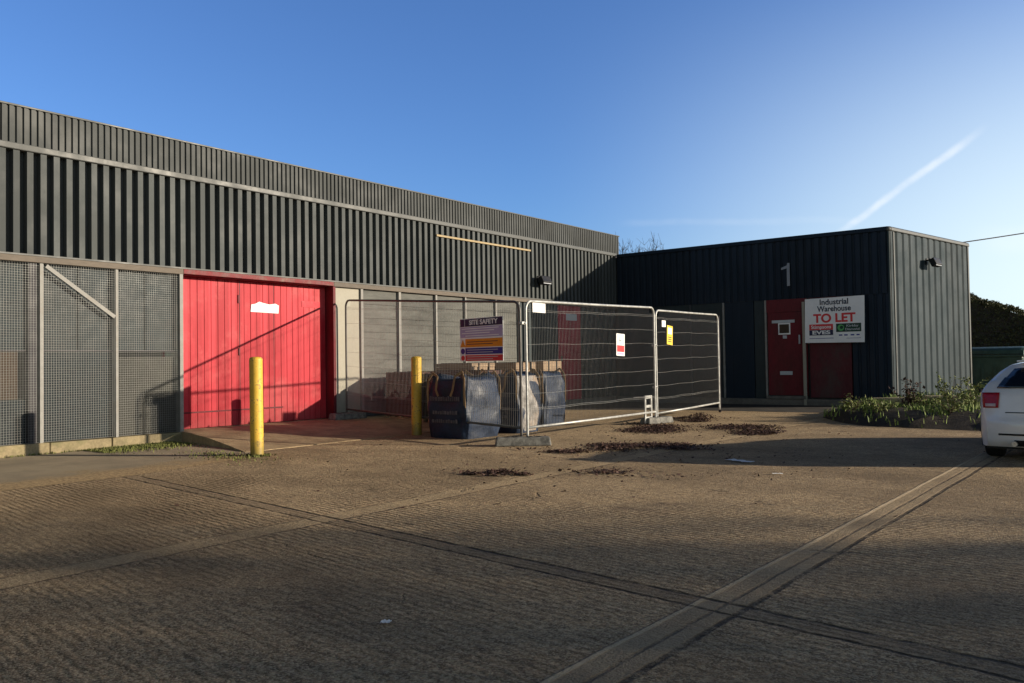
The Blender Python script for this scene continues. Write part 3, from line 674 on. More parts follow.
for (xa, xb, zz, hh) in ((.78, .86, 1.665, .03), (.90, .98, 1.665, .03), (1.05, 1.13, 1.665, .03), (1.18, 1.25, 1.665, .03), (.09, .66, 1.61, .012), (.95, 1.28, 1.60, .008)): sm.box(xa, xb, -.0525, -.051, zz, zz + hh)
sm.build('small_print', M['sign_blue'], TL)

# ------------------------------------------------------------------ floodlights
def floodlight(loc, rz, label):
    t = thing('floodlight', label, 'floodlight', loc, rz, 'wall floodlights')
    MB().box(.0, .02, -.05, .05, -.06, .10).build('wall_plate', M['blackplastic'], t, bevel=.004)
    b = MB(); b.tube([(.02, -.0, .05), (.16, 0, .07)], .018, 8); b.box(.13, .15, -.20, .20, .055, .085); b.build('bracket', M['blackplastic'], t)
    h = MB(); h.obox((.21, 0, -.02), (.06, 0, .035), (0, .19, 0), (-.04, 0, .085)); h.build('housing', M['blackplastic'], t, bevel=.02)
    g = MB(); g.obox((.258, 0, -.045), (.006, 0, .0035), (0, .16, 0), (-.028, 0, .06)); g.build('lens', M['lamp_glass'], t, bevel=.003)
    return t
floodlight((.002, 16.70, 3.17), 0, 'dark floodlight on the ribbed wall of the long warehouse')
fp = Vector((XC, YB)) + ed * 2.02 + en * .002
floodlight((fp.x, fp.y, 3.46), math.atan2(en.y, en.x), 'dark floodlight on the sunlit grey green end wall')

# ------------------------------------------------------------------ temporary fence panels
def fence(p0, p1, z0, z1, H0, H1, label, m_frame):
    """p0,p1 ground points of the side tubes, z0/z1 base heights, H0/H1 panel heights"""
    p0 = Vector((p0[0], p0[1], z0)); p1 = Vector((p1[0], p1[1], z1))
    t = thing('mesh_fence', label, 'temporary fence', (p0.x, p0.y, 0), 0, 'temporary mesh fence panels')
    a = Vector((0, 0, z0)); b = Vector((p1.x - p0.x, p1.y - p0.y, z1)); up = Vector((0, 0, 1)); d = (b - a)
    def P(u, v): # u along 0..1, v height 0..1
        return a + d * u + up * (v * (H0 + (H1 - H0) * u))
    L = d.length; rc = .13
    fr = MB(); outline = [P(0, -.06 / H0)]
    outline += [P(0, .0), P(0, .3), P(0, .6), P(0, 1 - rc / H0)]
    for i in range(1, 7):
        th = i / 6 * PI / 2; outline.append(P((rc - rc * math.cos(th)) / L, 1 - (rc - rc * math.sin(th)) / H0))
    outline += [P(.25, 1), P(.5, .9985), P(.75, .999)]
    for i in range(0, 7):
        th = i / 6 * PI / 2; outline.append(P(1 - (rc - rc * math.sin(th)) / L, 1 - (rc - rc * math.cos(th)) / H1))
    outline += [P(1, .6), P(1, .3), P(1, 0), P(1, -.06 / H1)]
    fr.tube(outline, .0185, 10); fr.build('frame', m_frame, t, smooth=True)
    br = MB(); br.tube([P(0, .045), P(.5, .043), P(1, .045)], .0185, 10); br.build('bottom_rail', m_frame, t, smooth=True)
    wr = MB(); nrm = d.cross(up).normalized(); n = int(L / .042)
    for i in range(1, n):
        u = i / n; bow = .006 * math.sin(u * 9 + z0)
        wr.tube([P(u, .05) + nrm * bow, P(u, .5) + nrm * (bow + .012 * math.sin(u * 5)), P(u, .995 if .04 < u < .96 else .95) + nrm * bow], .0023, 3, False)
    hz = MB()
    for j in range(1, 8):
        v = .05 + .945 * j / 7.6
        for off in (0, .022) if j in (1, 7) else (0,):
            hz.tube([P(u / 20, v + off / H0 + .003 * math.sin(u * .9 + j)) + nrm * (.004 + .012 * math.sin(u / 20 * 5) * math.sin(PI * v)) for u in range(21)], .0017, 4, False)
    wr.build('wire_infill', M['fence_wire'], t); hz.build('wire_infill', M['fence_wire'], t)
    return t, p0, d.normalized()
F1, f1o, f1d = fence((.12, 10.39), (5.00, 9.29), .235, .155, 2.12, 1.845, 'dark mesh fence panel with the site safety board on it', M['galv_shaded'])
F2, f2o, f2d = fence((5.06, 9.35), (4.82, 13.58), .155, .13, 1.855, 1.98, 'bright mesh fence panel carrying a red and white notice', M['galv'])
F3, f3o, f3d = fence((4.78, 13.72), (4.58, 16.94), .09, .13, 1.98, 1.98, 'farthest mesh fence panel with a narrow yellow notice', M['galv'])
# couplers
def coupler(x, y, z, label):
    t = thing('fence_coupler', label, 'fence clip', (x, y, z), 0, 'fence couplers')
    MB().box(-.03, .03, -.055, .055, -.02, .02).build('clamp', M['galv'], t, bevel=.006)
    MB().tube([(.03, 0, 0), (.055, 0, 0)], .011, 6).build('bolt', M['galv'], t)
coupler(5.03, 9.32, 1.70, 'fence clip joining the dark and the bright fence panels')
coupler(4.785, 13.65, 1.42, 'upper clip between the two bright fence panels')
coupler(4.785, 13.65, .66, 'lower clip between the two bright fence panels')
# rubber feet
def foot(x, y, rz, label, L=.72):
    t = thing('rubber_block', label, 'fence block', (x, y, 0), rz, 'rubber fence feet')
    b = MB(); b.add([(-L / 2, -.12, 0), (L / 2, -.12, 0), (L / 2, .12, 0), (-L / 2, .12, 0), (-L / 2 + .02, -.10, .12), (L / 2 - .02, -.10, .12), (L / 2 - .02, .10, .12), (-L / 2 + .02, .10, .12)],
               [(3, 2, 1, 0), (4, 5, 6, 7), (0, 1, 5, 4), (1, 2, 6, 5), (2, 3, 7, 6), (3, 0, 4, 7)]); b.build('block', M['rubber'], t, bevel=.02)
    for xx in (-.22, -.1, .1, .22): MB().lathe([(.045, .121), (.045, .126), (.028, .126), (.028, .121)], 12, (xx, 0, 0)).build('socket_ring', M['blackplastic'], t)
    return t
foot(5.06, 9.24, R(40), 'worn rubber foot under the joint of dark and bright panels', .78)
foot(4.80, 13.66, R(80), 'rubber foot half buried in dead leaves behind the bright panel')
foot(.18, 10.36, R(85), 'rubber foot of the dark fence panel beside the red door').location.z = .15
# pressed steel hinge plate standing at the second joint
hp = thing('gate_bracket', 'perforated steel plate standing against the joint of the bright panels', 'bracket', (4.775, 13.40, .02), R(86))
mb = MB(); mb.box(-.13, -.09, -.012, .012, .0, .50); mb.box(.07, .11, -.012, .012, 0, .50); mb.box(-.09, .07, -.012, .012, .44, .50); mb.box(-.09, .07, -.012, .012, .28, .33); mb.box(-.09, .07, -.012, .012, .05, .12)
mb.build('plate', M['galv'], hp, bevel=.004)
MB().tube([(-.5, 0, .48), (-.09, 0, .475)], .012, 6).build('arm', M['galv_shaded'], hp)
# grey post behind the end of the farthest panel
MB().tube([(0, 0, 0), (0, 0, 2.1)], .028, 10).build('fence_post', M['steel_dark'], None, smooth=True, loc=(4.50, 17.15, 0))
tag(bpy.data.objects['fence_post'], 'dark grey post at the far end of the mesh fence line', 'post')

# ------------------------------------------------------------------ notices on the fence
def board_on(o, d, u, z, w, h, name, label, cat, m, off=.03, group=None, tilt=0.0):
    """board hung on a fence panel; local x along the fence, local z up, front towards -y of the local frame"""
    n = Vector((d.y, -d.x, 0)).normalized()     # viewer side
    p = Vector((o.x, o.y, 0)) + Vector((d.x, d.y, 0)).normalized() * u + n * off
    t = thing(name, label, cat, (p.x, p.y, z), math.atan2(d.y, d.x), group)
    t.rotation_euler[1] = tilt
    MB().box(-w / 2, w / 2, -.003, .003, -h / 2, h / 2).build('board', m, t)
    return t
def plate(t, x0, x1, z0, z1, m, name, y=-.0052):
    return MB().box(x0, x1, y, -.0032, z0, z1).build(name, m, t)
SS = board_on(f1o, f1d, 4.15, 1.50, .88, .66, 'safety_board', 'site safety board with navy, lilac, orange, blue and red bands', 'sign', M['white'], .032)
SS.scale = (1.18, 1, .97)
plate(SS, -.43, -.34, .205, .32, M['sign_navy'], 'emblem_panel'); plate(SS, -.33, .43, .205, .32, M['sign_navy'], 'heading_panel')
text('heading', 'SITE SAFETY', .10, M['white'], SS, frame_mtx((.05, -.007, .262), (1, 0, 0), (0, 0, 1)), .58, .003)
plate(SS, -.43, .43, .035, .195, M['sign_lilac'], 'notice_panel')
tm = MB()
for k, zz in enumerate((.17, .135, .10, .06)): tm.box(-.40 + .08 * (k % 2), .36 - .09 * (k % 3), -.0065, -.0055, zz - .006, zz + .006)
tm.build('small_print', M['white'], SS)
for (z0, z1, m, sm_) in ((-.115, .012, 'sign_orange', 'sign_red'), (-.225, -.128, 'sign_blue', 'sign_blue'), (-.325, -.238, 'sign_red', 'sign_red')):
    plate(SS, -.325, .43, z0, z1, M[m], 'band'); zc = (z0 + z1) / 2; r0 = (z1 - z0) * .46
    if m == 'sign_orange':
        MB().add([(-.378 - r0, -.0055, zc - r0), (-.378 + r0, -.0055, zc - r0), (-.378, -.0055, zc + r0)], [(0, 1, 2)]).build('pictogram', M['sign_orange'], SS)
    else:
        MB().add([(-.378 + r0 * math.cos(a * PI / 10), -.0055, zc + r0 * math.sin(a * PI / 10)) for a in range(20)], [tuple(range(20))]).build('pictogram', M[sm_], SS)
    q = MB()
    for zz, e in ((zc + .018, .34), (zc - .018, .24)): q.box(-.29, e, -.0065, -.0055, zz - .005, zz + .005)
    q.build('small_print', M['ink'] if m == 'sign_orange' else M['number'], SS)
N1 = board_on(f2o, f2d, .30, 1.925, .34, .135, 'notice', 'plain white notice at the top corner of the bright fence panel', 'notice', M['paper'], .03)
N2 = board_on(f2o, f2d, 2.83, 1.42, .30, .37, 'notice', 'white notice with a red block hung low on the bright panel', 'notice', M['white'], .03, tilt=R(2))
plate(N2, -.13, .13, -.12, -.01, M['sign_red'], 'red_block'); q = MB(); q.box(-.05, .0, -.006, -.0032, .02, .14); q.box(-.06, .06, -.006, -.0034, .06, .08); q.build('symbol', M['number'], N2); plate(N2, -.12, .12, -.165, -.135, M['sign_lilac'], 'small_print')
N3 = board_on(f3o, f3d, .30, 1.83, .17, .12, 'notice', 'small plain white square on the farthest fence panel', 'notice', M['paper'], .03)
N4 = board_on(f3o, f3d, .56, 1.62, .26, .36, 'notice', 'narrow yellow warning notice on the farthest fence panel', 'notice', M['sign_yellow'], .034, tilt=R(4))
plate(N4, -.09, .09, .02, .14, M['white'], 'white_block'); q = MB()
for zz in (-.04, -.08, -.12): q.box(-.08, .08, -.006, -.0034, zz - .008, zz + .008)
q.build('small_print', M['ink'], N4)

# ------------------------------------------------------------------ bollards
def bollard(x, y, label, rot):
    t = thing('bollard', label, 'bollard', (x, y, 0), rot, 'yellow steel bollards')
    MB().lathe([(.083, -.03), (.083, .5), (.0825, 1.22)], 28).build('post', M['yellow'], t, smooth=True)
    MB().lathe([(.083, 1.22), (.084, 1.235), (.076, 1.262), (.05, 1.272), (.0001, 1.275)], 28).build('cap', M['yellow'], t, smooth=True)
    t.rotation_euler[0] = R(.4)
    return t
bollard(2.84, 6.5, 'yellow bollard in front of the red door, nearest the camera', 0)
bollard(2.52, 9.76, 'yellow bollard in front of the brick packs beside the bulk bags', 2)

# ------------------------------------------------------------------ brick packs and bulk bags
def pack(x0, x1, y0, y1, z, base, label, cover=None):
    t = thing('brick_pack', label, 'brick pack', ((x0 + x1) / 2, (y0 + y1) / 2, base), R(random.uniform(-2, 2)), 'brick packs by the wall')
    hx = (x1 - x0) / 2; hy = (y1 - y0) / 2
    pl = MB()
    for yy in (-hy + .06, 0, hy - .06): pl.box(-hx, hx, yy - .05, yy + .05, 0, .09)
    for i in range(6):
        xx = -hx + .06 + i * (2 * hx - .12) / 5; pl.box(xx - .05, xx + .05, -hy, hy, .091, .112)
    pl.build('pallet', M['pallet_wood'], t)
    bk = MB(); nx = 4; h0 = .113; H = z - base
    rows = max(3, int((H - h0) / .07)); rh = (H - h0) / rows
    for rws in range(0, rows, 3):
        j = random.uniform(-.012, .012); bk.box(-hx + .03 + j, hx - .03 + j, -hy + .03, hy - .03, h0 + rws * rh, min(H, h0 + (rws + 3) * rh) - .004)
    bk.build('bricks', M['brick' if z > 1.05 else 'brick_shaded'], t, bevel=.006)
    st = MB()
    for yy in (-hy * .4, hy * .4): st.box(-hx + .012, hx - .012, yy - .012, yy + .012, h0, H + .006)
    st.build('banding', M['blackplastic'], t)
    return t
pack(.36, 1.38, 11.1, 12.0, 1.00, .06, 'lowest brick pack beside the door end of the fence')
pack(1.50, 2.75, 11.1, 11.95, 1.02, .05, 'brick pack hidden to its top behind the largest bulk bag')
pack(.62, 1.62, 12.2, 13.0, 1.15, .06, 'taller brick pack behind the largest navy bulk bag')
pack(1.05, 1.98, 13.2, 13.9, 1.15, .05, 'brick pack behind the middle bulk bag')
pack(1.15, 1.85, 14.3, 15.0, 1.17, .0, 'farthest brick pack beyond the bulk bags')

def bulk_bag(x0, x1, y0, y1, H, label, seed, lit):
    rnd = random.Random(seed)
    t = thing('bulk_bag', label, 'bulk bag', ((x0 + x1) / 2, (y0 + y1) / 2, 0), R(rnd.uniform(-2, 2)), 'navy bulk bags behind the fence')
    hx = (x1 - x0) / 2; hy = (y1 - y0) / 2
    nu, nv = 48, 22; vs = []; fs = []
    ph = [rnd.uniform(0, 6) for _ in range(8)]
    def prof(v): # bulge with height
        return .955 + .055 * math.sin(PI * min(1, v * 1.05)) ** .7 - .05 * max(0, v - .85) / .15
    for j in range(nv + 1):
        v = j / nv
        for i in range(nu):
            a = 2 * PI * i / nu; ca, sa = math.cos(a), math.sin(a); e = .24
            sx = math.copysign(abs(ca) ** e, ca); sy = math.copysign(abs(sa) ** e, sa)
            wr = 1 + .030 * math.sin(5 * a + ph[0] + 5 * v) * math.sin(PI * v) + .016 * math.sin(11 * a + ph[1] - 9 * v) + .014 * math.sin(15 * v + ph[2] + 2 * a) + .010 * math.sin(23 * a + 6 * v + ph[5]) * v + .012 * math.sin(8 * v - 17 * a + ph[6])
            z = H * v + (.03 * math.sin(3 * a + ph[3]) * v ** 3)
            sag = .05 * math.sin(PI * v) ** 2 * (1 - v); vs.append((hx * sx * (prof(v) * wr + sag), hy * sy * (prof(v) * wr + sag), z))
    for j in range(nv):
        for i in range(nu):
            k = (i + 1) % nu; fs.append((j * nu + i, j * nu + k, (j + 1) * nu + k, (j + 1) * nu + i))
    top = len(vs)   # slumped, creased top
    for ring, (s_, dz) in enumerate(((.82, .012), (.6, -.02), (.35, -.05), (.1, -.04))):
        for i in range(nu):
            b = vs[nv * nu + i]; vs.append((b[0] * s_, b[1] * s_, b[2] + dz + .025 * math.sin(6 * i / nu * 2 * PI + ph[4] + ring)))
    prev = nv * nu
    for ring in range(4):
        cur = top + ring * nu
        for i in range(nu): k = (i + 1) % nu; fs.append((prev + i, prev + k, cur + k, cur + i))
        prev = cur
    fs.append(tuple(prev + i for i in range(nu)))
    MB().add(vs, fs).build('bag_body', M['bag_navy'], t, smooth=True)
    if lit:   # crumpled film panel, coloured pale for the sun on this side
        fv = []; ff = []; n1, n2 = 18, 14
        for j in range(n2 + 1):
            for i in range(n1 + 1):
                u = i / n1; v = j / n2
                yy = -hy * .93 + 2 * hy * .93 * u; zz = H * (.03 + .95 * v)
                xx = hx * prof(.03 + .95 * v) * (1.0 - .10 * abs(2 * u - 1) ** 5) + .012 + .012 * math.sin(7 * u + 3 * v + ph[6]) + .010 * math.sin(11 * v + 8 * u + ph[7]) + .012 * math.sin(5 * v + ph[1])
                fv.append((xx, yy, zz))
        for j in range(n2):
            for i in range(n1): a = j * (n1 + 1) + i; ff.append((a, a + 1, a + n1 + 2, a + n1 + 1))
        MB().add(fv, ff).build('film_wrap', M['film'] if lit else M['film_blue'], t, smooth=True)
    for sx, sy in ((-1, -1), (1, -1), (1, 1), (-1, 1)):
        bx, by = sx * hx * .93, sy * hy * .93
        tb = MB(); x1_, y1_ = sx * hx * .45, sy * hy * .98
        pts = [(bx, by * 1.05, H * .45), (bx, by * 1.09, H * .75), (bx * .98, by * 1.06, H * .97), (bx * .8, by * .98, H * 1.07 + .03 * rnd.random()), (x1_, y1_ * 1.0, H * 1.02), (x1_ * .95, y1_ * 1.11, H * .80), (x1_ * .7, y1_ * 1.11, H * .70)]
        for a, b in zip(pts[:-1], pts[1:]):
            a = Vector(a); b = Vector(b); mid = (a + b) / 2; dd = (b - a) / 2; nn = Vector((0, sy, 0)); sd_ = dd.cross(nn)
            if sd_.length < 1e-5: continue
            sd_.normalize(); tb.obox(mid, dd * 1.05, sd_ * .018, sd_.cross(dd).normalized() * .004)
        tb.build('lifting_loop', M['strap'], t)
    rr = random.Random(seed + 5)   # faded print on the shaded front
    for zc, hh, x0_, x1_ in ((.62, .075, -.30, .30), (.40, .06, -.24, .26), (.26, .06, -.26, .24)):
        x = x0_; pr = MB()
        while x < x1_:
            wdt = rr.uniform(.018, .05); yy = -hy * (prof(zc) + .085) - .006
            pr.box(x, x + wdt, yy - .002, yy, zc * H, zc * H + hh * rr.uniform(.7, 1)); x += wdt + .014
        pr.build('faded_print', M['bag_text'], t)
    return t
bulk_bag(2.98, 3.80, 9.52, 10.36, .93, 'largest navy bulk bag right of the yellow bollard', 3, False)
bulk_bag(2.98, 3.86, 10.72, 11.36, .95, 'middle bulk bag wrapped in film behind the fence foot', 11, True)
bulk_bag(2.66, 3.50, 11.92, 12.66, .95, 'farthest navy bulk bag seen through the bright fence panel', 23, False)

# ------------------------------------------------------------------ foliage helpers
def leaf_quads(pts, size, rnd, flat=0.0, aspect=.6, normals=None):
    vs = []; fs = []
    for p in pts:
        s = size * rnd.uniform(.55, 1.35)
        a = Vector((rnd.gauss(0, 1), rnd.gauss(0, 1), rnd.gauss(0, 1) * (1 - flat))).normalized()
        b = a.cross(Vector((rnd.gauss(0, 1), rnd.gauss(0, 1), rnd.gauss(0, 1) + (3 if flat > 0 else 0)))).normalized()
        p = Vector(p); k = len(vs); c = a.cross(b) * s * .18
        vs += [p - a * s, p + b * s * aspect + c, p + a * s, p - b * s * aspect + c]; fs.append((k, k + 1, k + 2, k + 3))
    return vs, fs

def branch(mb, p, d, length, rad, depth, rnd, tips, up=.15, spread=.6, n=6, kids=(2, 3)):
    pts = [p]; rads = [rad]; q = p.copy(); dd = d.copy(); seg = 4
    for i in range(seg):
        dd = (dd + Vector((rnd.gauss(0, .12), rnd.gauss(0, .12), rnd.gauss(0, .08) + up * .3))).normalized(); q = q + dd * (length / seg); pts.append(q.copy()); rads.append(rad * (1 - .45 * (i + 1) / seg))
    mb.tube(pts, rads, n if depth > 2 else (4 if depth > 0 else 3), False)
    tips.append((q.copy(), depth))
    if depth <= 0: return
    for _ in range(rnd.randint(*kids) + (1 if depth > 1 else 0)):
        i = rnd.randint(2, seg); nd = (dd + Vector((rnd.gauss(0, spread), rnd.gauss(0, spread), rnd.gauss(0, spread * .6)))).normalized()
        branch(mb, pts[i].copy(), nd, length * rnd.uniform(.55, .8), rads[i] * .68, depth - 1, rnd, tips, up, spread, n, kids)

def tree(x, y, h, seed, label, leaves=2600, leaf=.16, group=None, name='tree', slim=False):
    rnd = random.Random(seed); t = thing(name, label, 'tree', (x, y, 0), rnd.uniform(0, 6), group)
    mb = MB(); tips = []
    base = [(0, 0, -.1), (.04, .02, h * .16), (-.03, .05, h * .32)]
    mb.tube([Vector(b) for b in base], [h * .028, h * .021, h * .018], 9)
    for _ in range(6):
        a = rnd.uniform(0, 2 * PI); branch(mb, Vector(base[2]) - Vector((0, 0, rnd.uniform(0, h * .1))), Vector((math.cos(a) * (.16 if slim else .7), math.sin(a) * (.16 if slim else .7), rnd.uniform(.5, 1.3))).normalized(), h * rnd.uniform(.26, .36), h * .011, 3, rnd, tips, .6 if slim else .25, .2 if slim else .5)
    mb.build('trunk', M['bark'], t)
    if leaves:
        pts = []; tp = [q for q, d in tips if d <= 1]
        for i in range(leaves):
            c = tp[rnd.randrange(len(tp))]; s = h * .055; pts.append(c + Vector((rnd.gauss(0, s), rnd.gauss(0, s), rnd.gauss(0, s))))
        raw('crown', *leaf_quads(pts, leaf, rnd), M['leaf_tree'], t)
    return t

# bare tree behind the inner corner
rnd = random.Random(5)
bt = thing('bare_tree', 'bare twiggy tree showing above the roofs at the inner corner', 'tree', (-7.2, 35.5, 0)); bt.scale = (.95, .95, .96)
mb = MB(); tips = []; mb.tube([(0, 0, -.1), (.1, 0, 1.4), (0, .1, 2.9)], [.2, .16, .13], 8)
for i in range(11):
    a = rnd.uniform(0, 2 * PI); branch(mb, Vector((0, .1, 2.6 + .3 * rnd.random())), Vector((math.cos(a) * 1.0, math.sin(a) * .6, rnd.uniform(.8, 1.6))).normalized(), rnd.uniform(1.3, 1.9), .06, 3, rnd, tips, .35, .42, 5, (2, 3))
mb.build('trunk', M['twig'], bt)
tw = MB()
for q, d in tips:
    if d <= 1:
        for _ in range(3):
            tw.tube([q, q + Vector((rnd.gauss(0, .16), rnd.gauss(0, .16), abs(rnd.gauss(.25, .15))))], [.009, .004], 3, False)
tw.build('twigs', M['twig'], bt)

# trees well off to the right: their long shadows lie over the near yard
sx_, sy_ = math.cos(SUN_AZ), math.sin(SUN_AZ)
def at_sq(s, q): return (s * sx_ - q * sy_, s * sy_ + q * sx_)
for (s, q, h, lv, seed) in ((50, -4.9, 10.2, 1700, 1), (58, -8.0, 12.5, 1700, 2), (47, -10.6, 10.5, 2200, 3), (62, -13.5, 12.5, 3300, 4)):
    xx, yy = at_sq(s, q); tree(xx, yy, h, seed, 'broad leafy tree standing in a row beyond the right of the yard', lv, leaf=.2, group='trees right of the yard')
xx, yy = at_sq(54, -1.75); tree(xx, yy, 12.0, 6, 'slender upright tree at the near end of the row of trees', 1100, leaf=.15, slim=True)

# hedge beyond the wing
rnd = random.Random(9)
hg = thing('hedge', 'tall dark clipped hedge sloping down behind the green bin', 'hedge', (0, 0, 0))
def hz(x): return 3.58 - max(0, x - 6.0) * .40 if x < 9.5 else max(1.9, 2.18 - (x - 9.5) * .06)
pts = []
for i in range(30000):
    x = rnd.uniform(5.5, 12.5) if i % 5 else rnd.uniform(3, 17); zt = hz(x) + .03 * math.sin(x * 4.1) + .02 * math.sin(x * 9.3 + 1); f = rnd.random()
    if f < .5: pts.append((x, 33.6 + rnd.gauss(0, .10), rnd.uniform(.05, zt)))
    elif f < .92: pts.append((x, rnd.uniform(33.6, 35.2), zt + rnd.gauss(0, .05)))
    else: pts.append((x, rnd.uniform(33.6, 35.2), zt + abs(rnd.gauss(0, .06))))
raw('foliage', *leaf_quads(pts, .042, rnd), M['hedge_leaf'], hg)
core = MB(); xs = [3 + .5 * i for i in range(29)]
vs = []; fs = []
for x in xs: vs += [(x, 33.75, 0), (x, 33.75, hz(x) - .08), (x, 35.1, hz(x) - .08), (x, 35.1, 0)]
for i in range(len(xs) - 1):
    a = i * 4; fs += [(a, a + 4, a + 5, a + 1), (a + 1, a + 5, a + 6, a + 2), (a + 2, a + 6, a + 7, a + 3)]
core.add(vs, fs).build('branches', M['bark'], hg)

# ------------------------------------------------------------------ green wheeled bin
BN = thing('waste_bin', 'dark green four wheeled waste bin with rounded lid near the hedge', 'bin', (8.60, 26.6, 0), R(-4))
b = MB(); b.add([(-.55, -.42, .22), (.55, -.42, .22), (.55, .42, .22), (-.55, .42, .22), (-.68, -.52, 1.12), (.68, -.52, 1.12), (.68, .52, 1.12), (-.68, .52, 1.12)], [(3, 2, 1, 0), (4, 5, 6, 7), (0, 1, 5, 4), (1, 2, 6, 5), (2, 3, 7, 6), (3, 0, 4, 7)])
b.build('body', M['bin_green'], BN, bevel=.05)
b = MB(); b.box(-.72, .72, -.56, .56, 1.10, 1.16); b.build('rim', M['bin_green'], BN, bevel=.02)
b = MB(); vs = []; fs = []
for i in range(9):
    a = i / 8 * PI; yy = -.54 * math.cos(a); zz = 1.162 + .20 * math.sin(a) ** .7
    vs += [(-.70, yy, zz), (-.62, yy * .96, zz + .02), (.62, yy * .96, zz + .02), (.70, yy, zz)]
for i in range(8):
    for j in range(3): a = i * 4 + j; fs.append((a, a + 1, a + 5, a + 4))
fs += [tuple(i * 4 for i in range(9)), tuple(i * 4 + 3 for i in range(9))]
b.add(vs, fs).build('lid', M['bin_green'], BN)
for xx in (-.3, 0, .3): MB().box(xx - .03, xx + .03, -.50, -.475, .35, 1.08).build('rib', M['bin_green'], BN)
for xx in (-.45, .45):
    for yy in (-.33, .33):
        wl = MB(); wl.tube([(xx - .03, yy, .10), (xx + .03, yy, .10)], .10, 14); wl.box(xx - .045, xx + .045, yy - .05, yy + .05, .16, .225); wl.build('wheel', M['tyre'], BN)

